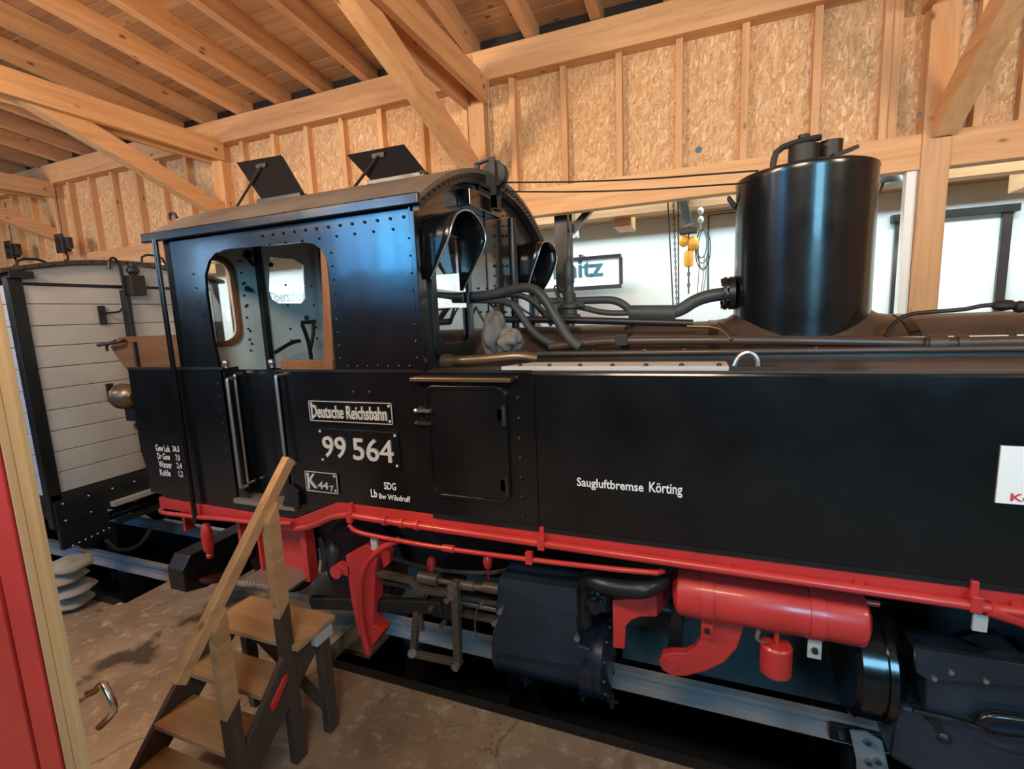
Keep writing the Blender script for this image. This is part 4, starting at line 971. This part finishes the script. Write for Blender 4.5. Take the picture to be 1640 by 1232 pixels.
# ============================================================ WAGON
XW = -5.40; WY0, WY1 = 2.305, 4.22; WL = 4.6
bx = thing('boxcar', 'white planked goods wagon with black corner posts behind the engine', 'wagon', (XW-WL/2, YC, ZR))
def warc(y): t = (y-(WY0+WY1)/2)/((WY1-WY0)/2); return 2.82 + .13*(1-t*t)
seams = [.86, 1.05, 1.24, 1.43, 1.62, 1.81, 2.0, 2.19, 2.37, 2.56, 2.72]
for a, b in zip(seams, seams[1:]):
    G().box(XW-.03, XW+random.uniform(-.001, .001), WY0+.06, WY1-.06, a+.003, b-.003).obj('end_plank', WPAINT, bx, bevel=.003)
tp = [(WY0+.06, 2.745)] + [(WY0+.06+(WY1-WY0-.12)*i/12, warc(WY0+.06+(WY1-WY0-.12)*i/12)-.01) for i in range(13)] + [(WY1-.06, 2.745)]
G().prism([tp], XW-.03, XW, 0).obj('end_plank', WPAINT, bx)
G().box(XW-.034, XW-.028, WY0+.05, WY1-.05, .86, 2.76).obj('end_backing', SOOT, bx)
G().box(XW, XW+.012, WY0+.06, 3.30, 2.722, 2.742).obj('iron_strip', BLACKM, bx)
for y in (WY0, WY1-.10): G().box(XW-.06, XW+.02, y, y+.10, .55, 2.83).obj('corner_post', BLACKM, bx, bevel=.005)
G().box(XW-.0, XW+.08, WY0-.005, WY0+.16, 2.77, 2.83).obj('corner_bracket', BLACKM, bx, bevel=.004)
ysw = [WY0-.05+(WY1-WY0+.1)*i/16 for i in range(17)]
G().prism([[(y, warc(y)) for y in ysw]+[(y, warc(y)+.035) for y in reversed(ysw)]], XW-WL, XW+.07, 0).obj('wagon_roof', BROWNB, bx, True)
g = G()
for k in range(20): y = WY0+(WY1-WY0)*k/19; g.ball((XW+.07, y, warc(y)+.018), .012, 6)
g.obj('roof_nails', SOOT, bx, kind='stuff')
for k in range(10):
    a, b = seams[k], seams[k+1]
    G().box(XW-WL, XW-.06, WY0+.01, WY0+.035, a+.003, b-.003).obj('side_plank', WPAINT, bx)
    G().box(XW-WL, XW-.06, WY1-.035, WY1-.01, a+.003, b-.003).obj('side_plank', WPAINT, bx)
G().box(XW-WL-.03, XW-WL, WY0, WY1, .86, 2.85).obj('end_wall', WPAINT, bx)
for x in (XW-1.4, XW-3.1, XW-WL+.05): G().box(x-.04, x+.04, WY0-.005, WY0+.01, .80, 2.80).obj('side_stanchion', BLACKM, bx)
G().box(XW-WL, XW+.02, WY0+.02, WY1-.02, .80, .855).obj('wagon_floor', SOOT, bx)
# centre stanchion leaning slightly, brake pipe
ycs = at(208, 520, X=XW+.03).y
G().box(XW+.0, XW+.05, ycs-.035, ycs+.035, .85, 2.70).obj('end_stanchion', BLACKM, bx, bevel=.006)
G().tube([(XW+.05, ycs-.02, 1.7), (XW+.06, ycs-.02, 2.75), (XW+.07, ycs-.03, 2.95), (XW+.07, ycs-.07, 3.01), (XW+.07, ycs-.12, 2.98), (XW+.07, ycs-.13, 2.90)], .012, 8).obj('lamp_iron', BLACKM, bx, True)
for (a, b) in ((165, 505), (178, 629)):
    c = at(a, b, X=XW+.02)
    G().box(XW, XW+.02, c.y-.03, c.y+.03, c.z-.09, c.z+.09).obj('lamp_socket', BLACKM, bx, bevel=.004)
    G().tube([c+Vector((.02, 0, .02)), c+Vector((.06, .04, .02)), c+Vector((.06, .12, .03)), c+Vector((.06, .14, .06))], .010, 8).obj('socket_hook', BLACKM, bx, True)
c = at(215, 448, X=XW+.10)
lt = G().box(XW+.04, XW+.16, c.y-.07, c.y+.07, c.z-.16, c.z+.04).obj('lamp_housing', SOOT, bx, bevel=.01)
G().ball(c+Vector((0, 0, .09)), .055, 10, (1, 1.1, .9)).cyl(c+Vector((0, 0, .03)), c+Vector((0, 0, .16)), .03, 10).obj('lamp_chimney', SOOT, lt, True)
# roof rail hoops
for (a, b) in ((50, 415), (243, 409)):
    c = at(a, b, X=XW-.2); G().tube([c+Vector((0, -.12, -.12)), c+Vector((0, -.1, .0)), c+Vector((0, .1, .0)), c+Vector((0, .14, -.1))], .012, 8, 1).obj('roof_grab', BLACKM, bx, True)
# underframe
uf = G().box(XW-.05, XW+.04, WY0+.02, WY1-.02, .58, .80).obj('buffer_beam', BLACKM, bx, bevel=.008)
G().box(XW+.03, XW+.06, YC-.55, YC+.1, .40, .46).obj('beam_step', SOOT, bx)
G().box(XW+.0, XW+.10, 2.75, 3.6, .60, .645).obj('beam_ledge', LID, bx)
g = G()
for k in range(9):
    for z in (.61, .77): g.ball((XW+.045, WY0+.08+.2*k, z), .011, 6)
for k in range(7): g.ball((XW+.045, WY0+.10+.05*k, .36+.006*k), .010, 6)
g.obj('beam_bolts', STEEL, bx, kind='stuff')
G().box(XW-.02, XW+.03, WY0+.03, WY0+.42, .34, .58).obj('axle_guard', BLACKM, bx, bevel=.006)
for y in (WY0+.2, WY1-.3): G().box(XW-WL, XW, y, y+.08, .5, .80).obj('sole_bar', BLACKM, bx)
for x in (XW-.9, XW-WL+.9):
    w_ = G().cyl((x, YR-.05, ZR+.27), (x, YR+.85, ZR+.27), .05, 10)
    for y in (YR-.03, YR+.73): w_.lathe([(.05, 0), (.25, 0), (.27, .08), (.05, .08)], (x, y, ZR+.27), (0, 1, 0), 28)
    w_.obj('wheelset', SOOT, bx, True)
    for y in (WY0+.22, WY1-.3): G().box(x-.1, x+.1, y-.02, y+.06, .08, .52).obj('axle_box', SOOT, bx, bevel=.01)
G().lathe([(0, 0), (.14, 0), (.16, .03), (.05, .06), (.05, .3), (0, .3)], (XW+.32, YC, .52), (-1, 0, 0), 24).obj('centre_buffer', SOOT, bx, True)
G().tube([(XW+.05, WY0+.35, .3), (XW+.10, WY0+.4, .15), (XW+.12, WY0+.6, .12), (XW+.08, WY0+.75, .25)], .02, 8).obj('brake_hose', SOOT, bx, True)

# ============================================================ WOODEN STAIR
sx0_, sx1_ = -2.53, -1.97
stt = thing('wooden_stairs', 'worn wooden stair with single handrail on the floor before the cab', 'stairs', (-2.25, 1.4, 0))
tz = [(.655, 1.67, 1.95), (.495, 1.50, 1.70), (.335, 1.32, 1.53), (.175, 1.15, 1.36)]
for i, (z, ya, yb2) in enumerate(tz):
    G().box(sx0_+(.0 if i else -.02), sx1_+(.0 if i else .07), ya, yb2, z-.03, z).obj('tread', STAIRW, stt, bevel=.004)
for x in (sx0_-.03, sx1_+.0):
    p = [(1.00, .0), (1.12, .0), (1.93, .60), (1.93, .63), (1.70, .63), (.98, .06)]
    p = [(1.03, 0), (1.16, 0), (1.90, .56), (1.90, .625), (1.62, .625)]
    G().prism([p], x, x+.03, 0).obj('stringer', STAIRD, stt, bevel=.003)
# rear legs under the platform
for x in (sx0_-.0, -1.955):
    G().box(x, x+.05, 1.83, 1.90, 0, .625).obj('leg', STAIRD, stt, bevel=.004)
G().box(-1.96, -1.90, 1.80, 1.92, .56, .622).obj('leg_top_block', LID, stt, bevel=.003)
G().beam((sx0_, 1.86, .12), (sx1_, 1.86, .52), .02, .07).obj('cross_brace', STAIRD, stt)
G().beam((sx1_, 1.88, .12), (sx0_, 1.88, .52), .02, .07).obj('cross_brace', STAIRD, stt)
# handrail and its two posts
hx = -1.985
h0, h1 = at(284, 1096, X=hx), at(463, 735, X=hx)
dv = (h1-h0).normalized()
up_ = Vector((0, -dv.z, dv.y))
G().beam(h0, h1, .045, .058).obj('handrail', STAIRL, stt, bevel=.005)
for yp, zs, zb_ in ((1.655, .86, 0), (1.325, .58, 0)):
    zt_ = h0.z+(yp-h0.y)/(h1.y-h0.y)*(h1.z-h0.z)-.02
    x = -1.985
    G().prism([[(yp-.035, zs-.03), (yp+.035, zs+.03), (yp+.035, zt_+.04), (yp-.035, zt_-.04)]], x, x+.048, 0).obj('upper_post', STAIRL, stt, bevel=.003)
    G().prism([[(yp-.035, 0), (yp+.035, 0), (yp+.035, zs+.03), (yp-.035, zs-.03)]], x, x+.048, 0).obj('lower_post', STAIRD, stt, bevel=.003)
c = at(446, 1108, X=sx1_+.035)
G().prism([[(c.y-.055, c.z-.06), (c.y-.03, c.z-.065), (c.y+.06, c.z+.03), (c.y+.06, c.z+.055), (c.y+.035, c.z+.05), (c.y-.055, c.z-.03)]], sx1_+.03, sx1_+.045, 0).obj('red_marker', REDW, stt, bevel=.004, label='small red painted marker on the stringer')

# ============================================================ BACKGROUND THINGS
# station name signs on / before the far wall
YS = 7.6
a, b = at(905, 412, Y=YS), at(992, 456, Y=YS)
x1s = b.x; zt_s = at(992, 412, Y=YS).z; zb_s = at(992, 455, Y=YS).z
x0s = x1s-1.75
sg = thing('station_sign', 'framed white station name board ending in nitz on far wall', 'sign', ((x0s+x1s)/2, YS, zb_s), 'station name boards on the far wall')
G().box(x0s, x1s, YS, YS+.03, zb_s, zt_s).obj('sign_panel', ENAM, sg)
g = G().box(x0s-.03, x1s+.03, YS-.03, YS+.04, zt_s, zt_s+.05).box(x0s-.03, x1s+.03, YS-.03, YS+.04, zb_s-.06, zb_s).box(x1s, x1s+.05, YS-.03, YS+.04, zb_s, zt_s).box(x0s-.05, x0s, YS-.03, YS+.04, zb_s, zt_s).obj('sign_frame', BLACKM, sg, bevel=.005)
lz0 = at(950, 444, Y=YS).z; lz1 = lz0+.25
lx1 = at(967, 430, Y=YS).x
lnz = at(922, 430, Y=YS).x
text('sign_lettering', 'Kemnitz', lx1-1.38, lx1, lz0, lz0+.29, YS-.003, SIGNB, sg, .03, .002)
G().box(x1s-.62, x1s-.58, YS, YS+.39, zt_s+.05, zt_s+.09).box(x0s+.4, x0s+.44, YS, YS+.39, zt_s+.05, zt_s+.09).obj('wall_bracket', BLACKM, sg)
YS2 = 7.955
a, b = at(432, 462, Y=YS2), at(489, 484, Y=YS2)
sg2 = thing('station_sign', 'white station name board reading Oberschöna seen through the cab window', 'sign', (a.x+.5, YS2, b.z), 'station name boards on the far wall')
zt2 = at(460, 455, Y=YS2).z; zb2 = at(460, 490, Y=YS2).z
G().box(a.x-.25, b.x+.6, YS2, YS2+.03, zb2-.05, zt2+.02).obj('sign_panel', ENAM, sg2, bevel=.004)
lz = at(460, 481, Y=YS2).z; hh = at(460, 467, Y=YS2).z-lz
text('sign_lettering', 'Oberschöna', a.x-.05, b.x+.14, lz-.03, lz+hh+.02, YS2-.003, SIGNG, sg2, .012, .002)
# black steel column with knee brace
cxp = at(902, 400, Y=5.5).x
cl = thing('steel_column', 'black steel column with knee brace right behind the cab', 'column', (cxp, 5.5, 0))
G().box(cxp-.075, cxp+.075, 5.42, 5.58, 0, 3.62).obj('column_shaft', BLACKM, cl, bevel=.006)
G().box(cxp+.10, cxp+.125, 5.42, 5.46, .2, 3.5).obj('side_bar', BLACKM, cl)
G().beam((cxp+.10, 5.5, 3.18), (cxp+.46, 5.5, 3.54), .08, .07).obj('knee_brace', BLACKM, cl)
G().box(cxp-.12, cxp+.52, 5.40, 5.60, 3.54, 3.62).obj('head_plate', BLACKM, cl)
G().tube([(cxp-.02, 5.40, 2.5), (cxp+.03, 5.39, 2.38), (cxp+.1, 5.39, 2.36), (cxp+.16, 5.39, 2.44)], .014, 8).obj('white_hose_loop', WPAINT, cl, True)
# two cold white lamps
for i, (a, b) in enumerate(((915, 318), (919, 372))):
    Yl = 6.3 if i == 0 else 5.9
    c = at(a, b, Y=Yl)
    t = thing('hanging_lamp', ('upper small cold white lamp beside the black column', 'lower small cold white lamp beside the black column')[i], 'lamp', tuple(c), 'cold white lamps by the column')
    G().lathe([(.02, .05), (.05, .03), (.085, -.05), (.08, -.055), (.045, .015), (0, .03)], c, (.3, 0, 1), 20).obj('lamp_shade', WPAINT, t, True)
    G().ball(c+Vector((-.01, 0, -.02)), .045, 12).obj('bulb', LAMPW, t, True)
    G().cyl(c+Vector((.01, 0, .05)), Vector((c.x+.01, c.y, 4.95)), .006, 6).obj('cord', CABLE, t)
# black barn lamp right of the dome
c = at(1420, 288, Y=5.6)
t = thing('barn_lamp', 'black dome-shaded lamp with white inside right of the steam dome', 'lamp', tuple(c))
G().lathe([(.02, .10), (.05, .09), (.12, .04), (.155, -.05), (.15, -.05), (.11, .03), (.04, .075), (0, .08)], c, (0, 0, 1), 28).obj('lamp_shade', BLACKM, t, True)
G().lathe([(.147, -.049), (.108, .026), (.04, .07), (0, .074)], c, (0, 0, 1), 28).obj('shade_lining', ENAM, t, True)
G().ball(c+Vector((0, 0, 0)), .04, 12).obj('bulb', ENAM, t, True)
G().tube([c+Vector((0, 0, .1)), c+Vector((-.02, -.03, .18)), c+Vector((-.05, -.2, .18)), Vector((c.x-.05, W+.23, c.z+.16))], .012, 8).obj('lamp_arm', BLACKM, t, True)
G().tube([c+Vector((-.05, -.1, -.04)), c+Vector((-.09, -.14, -.14)), c+Vector((-.10, -.15, -.2))], .01, 6).obj('pull_wire', BLACKM, t, True)
# chain hoist with yellow blocks
Yh = 6.1
def PH_(x, y): return at(x, y, Y=Yh)
t = thing('chain_hoist', 'yellow chain hoist with grey trolley hanging left of the dome', 'hoist', tuple(PH_(1105, 420)))
a, b = PH_(1093, 312), PH_(1102, 360)
G().box(a.x-.07, a.x+.07, Yh-.05, 6.415, a.z-.04, a.z+.05).obj('hoist_arm', DARKG, t, bevel=.005)
G().beam(Vector((a.x, Yh, a.z-.03)), Vector((b.x, Yh, b.z)), .10, .12, (0, 1, 0)).obj('trolley_bracket', DARKG, t, bevel=.01)
c = PH_(1103, 370); G().box(c.x-.10, c.x+.09, Yh-.05, Yh+.05, c.z-.035, c.z+.035).obj('trolley', SOOT, t, bevel=.01)
for (x, y, s) in ((1095, 386, .055), (1110, 390, .065)): G().ball(PH_(x, y), s, 14, (1, .8, 1.3)).obj('hoist_block', YEL, t, True)
c = PH_(1103, 414); G().lathe([(0, -.10), (.05, -.09), (.06, 0), (.05, .08), (0, .09)], c, (0, 0, 1), 16).obj('hook_block', YEL, t, True)
def chain(x, y0, y1, nm, r=.006, step=.05, bot=None):
    p0_, p1_ = PH_(x, y0), PH_(x + (bot or 0), y1); n_ = max(2, int((p0_-p1_).length/step)); g = G()
    for k in range(n_):
        q = p0_.lerp(p1_, (k+.5)/n_); d = (p1_-p0_).normalized(); s_ = Vector((1, 0, 0)) if k % 2 else Vector((0, 1, 0))
        g.tube([q-d*step*.5, q-d*step*.25+s_*.009, q+d*step*.25+s_*.009, q+d*step*.5, q+d*step*.25-s_*.009, q-d*step*.25-s_*.009], r, 5, 0, True)
    return g.obj(nm, SOOT, t, kind='stuff')
chain(1103, 372, 470, 'load_chain', .008, .06)
for x, dx in ((1069, 9), (1086, 1)): G().cyl(PH_(x, 312), PH_(x+dx, 490), .008, 6).obj('hoist_rope', SOOT, t, True)
for x, y0, y1, dx in ((1078, 312, 490, 6),):
    chain(x, y0, y1, 'hand_chain', .006, .035, dx)
# cable coil next to it
t = thing('cable_coil', 'coiled black cable hanging from a thin pipe beside the hoist', 'cable', tuple(PH_(1122, 380)))
for k, (rx_, rz_, dz) in enumerate(((.055, .16, 0), (.07, .20, -.02), (.085, .23, -.05), (.06, .24, -.06))):
    c = PH_(1124+k, 388); G().tube([(c.x+math.cos(a*PI/10)*rx_, Yh+.17+.03*k, c.z+dz+math.sin(a*PI/10)*rz_) for a in range(20)], .006, 6, 0, True).obj('cable_loop', CABLE, t, True)
c0 = PH_(1122, 305); G().cyl(PH_(1122, 368), c0, .006, 6).obj('hanging_wire', WPAINT, t)
for y in (338, 352): G().ball(PH_(1122, y), .035, 10, (1, 1, 1.2)).obj('wire_insulator', ENAM, t, True)
for dx in (-2, 6, 10): G().tube([PH_(1122+dx, 410), PH_(1121+dx, 440), PH_(1117+dx*.6, 482)], .004, 5).obj('cable_end', CABLE, t)
t = thing('conduit', 'thin grey conduit bent along the white wall left of the dome', 'conduit', tuple(at(1136, 345, Y=7.95)))
G().tube([at(1134, 470, Y=7.97), at(1135, 345, Y=7.97), at(1200, 338, Y=7.97), at(1260, 332, Y=7.97)], .012, 8, 0).obj('conduit_pipe', GREYF, t, True)
# pulley blocks above the wagon, hung from the rear posts
for i, (a, b, Yk) in enumerate(((103, 392, 4.9), (22, 402, 4.9))):
    c = at(a, b, Y=Yk)
    t = thing('pulley_block', ('grey iron pulley block hanging above the wagon roof by the post', 'dark iron pulley block hanging at the far left above the wagon')[i], 'pulley', tuple(c), 'pulley blocks above the wagon')
    G().lathe([(0, -.05), (.10, -.05), (.12, -.03), (.09, 0), (.12, .03), (.10, .05), (0, .05)], c, (1, .5, 0), 20).obj('pulley_wheel', SOOT, t, True)
    G().box(c.x-.09, c.x+.10, Yk-.08, Yk-.055, c.z-.14, c.z+.16).obj('pulley_cheek', GREYF, t, bevel=.01)
    G().box(c.x+.13, c.x+.21, Yk-.06, Yk+.02, c.z-.08, c.z+.10).obj('pulley_cheek', GREYF, t, bevel=.01)
    G().box(c.x+.09, c.x+.14, Yk-.04, Yk, c.z, c.z+.04).obj('axle_pin', GREYF, t)
    G().cyl((c.x, Yk, c.z+.1), (c.x, Yk, 4.55), .008, 6).obj('suspension_wire', CABLE, t)
    G().tube([c+Vector((0, 0, -.12)), c+Vector((.05, 0, -.2)), c+Vector((.0, 0, -.27)), c+Vector((-.05, 0, -.24))], .018, 8).obj('pulley_hook', SOOT, t, True)
# stacked pale sacks beside the wagon
for i in range(4):
    c = at(112+4*(i % 2), 955-17*i, X=-4.9)
    o = rag('cement_sack', Vector((-4.95+.04*(i % 2), 2.12+.03*(i % 2), .055+.108*i)), .17, .16, .048, SACK, ('pale sack at the bottom of the stack beside the wagon', 'second pale sack from the bottom of the stack', 'second pale sack from the top of the stack', 'topmost pale sack of the stack beside the wagon')[i], 'sack', 30+i, 24, .45)
    o['group'] = 'pale sacks stacked by the wagon'
# small blue dot and switch on the timber wall
t = G().cyl(at(1119, 240, Y=5.262), at(1119, 240, Y=5.275), .03, 16).obj('blue_wall_plug', mat('blue_plastic', (.06, .16, .24), .5), None, True)
t['label'] = 'small round blue plug in the chipboard wall'; t['category'] = 'plug'
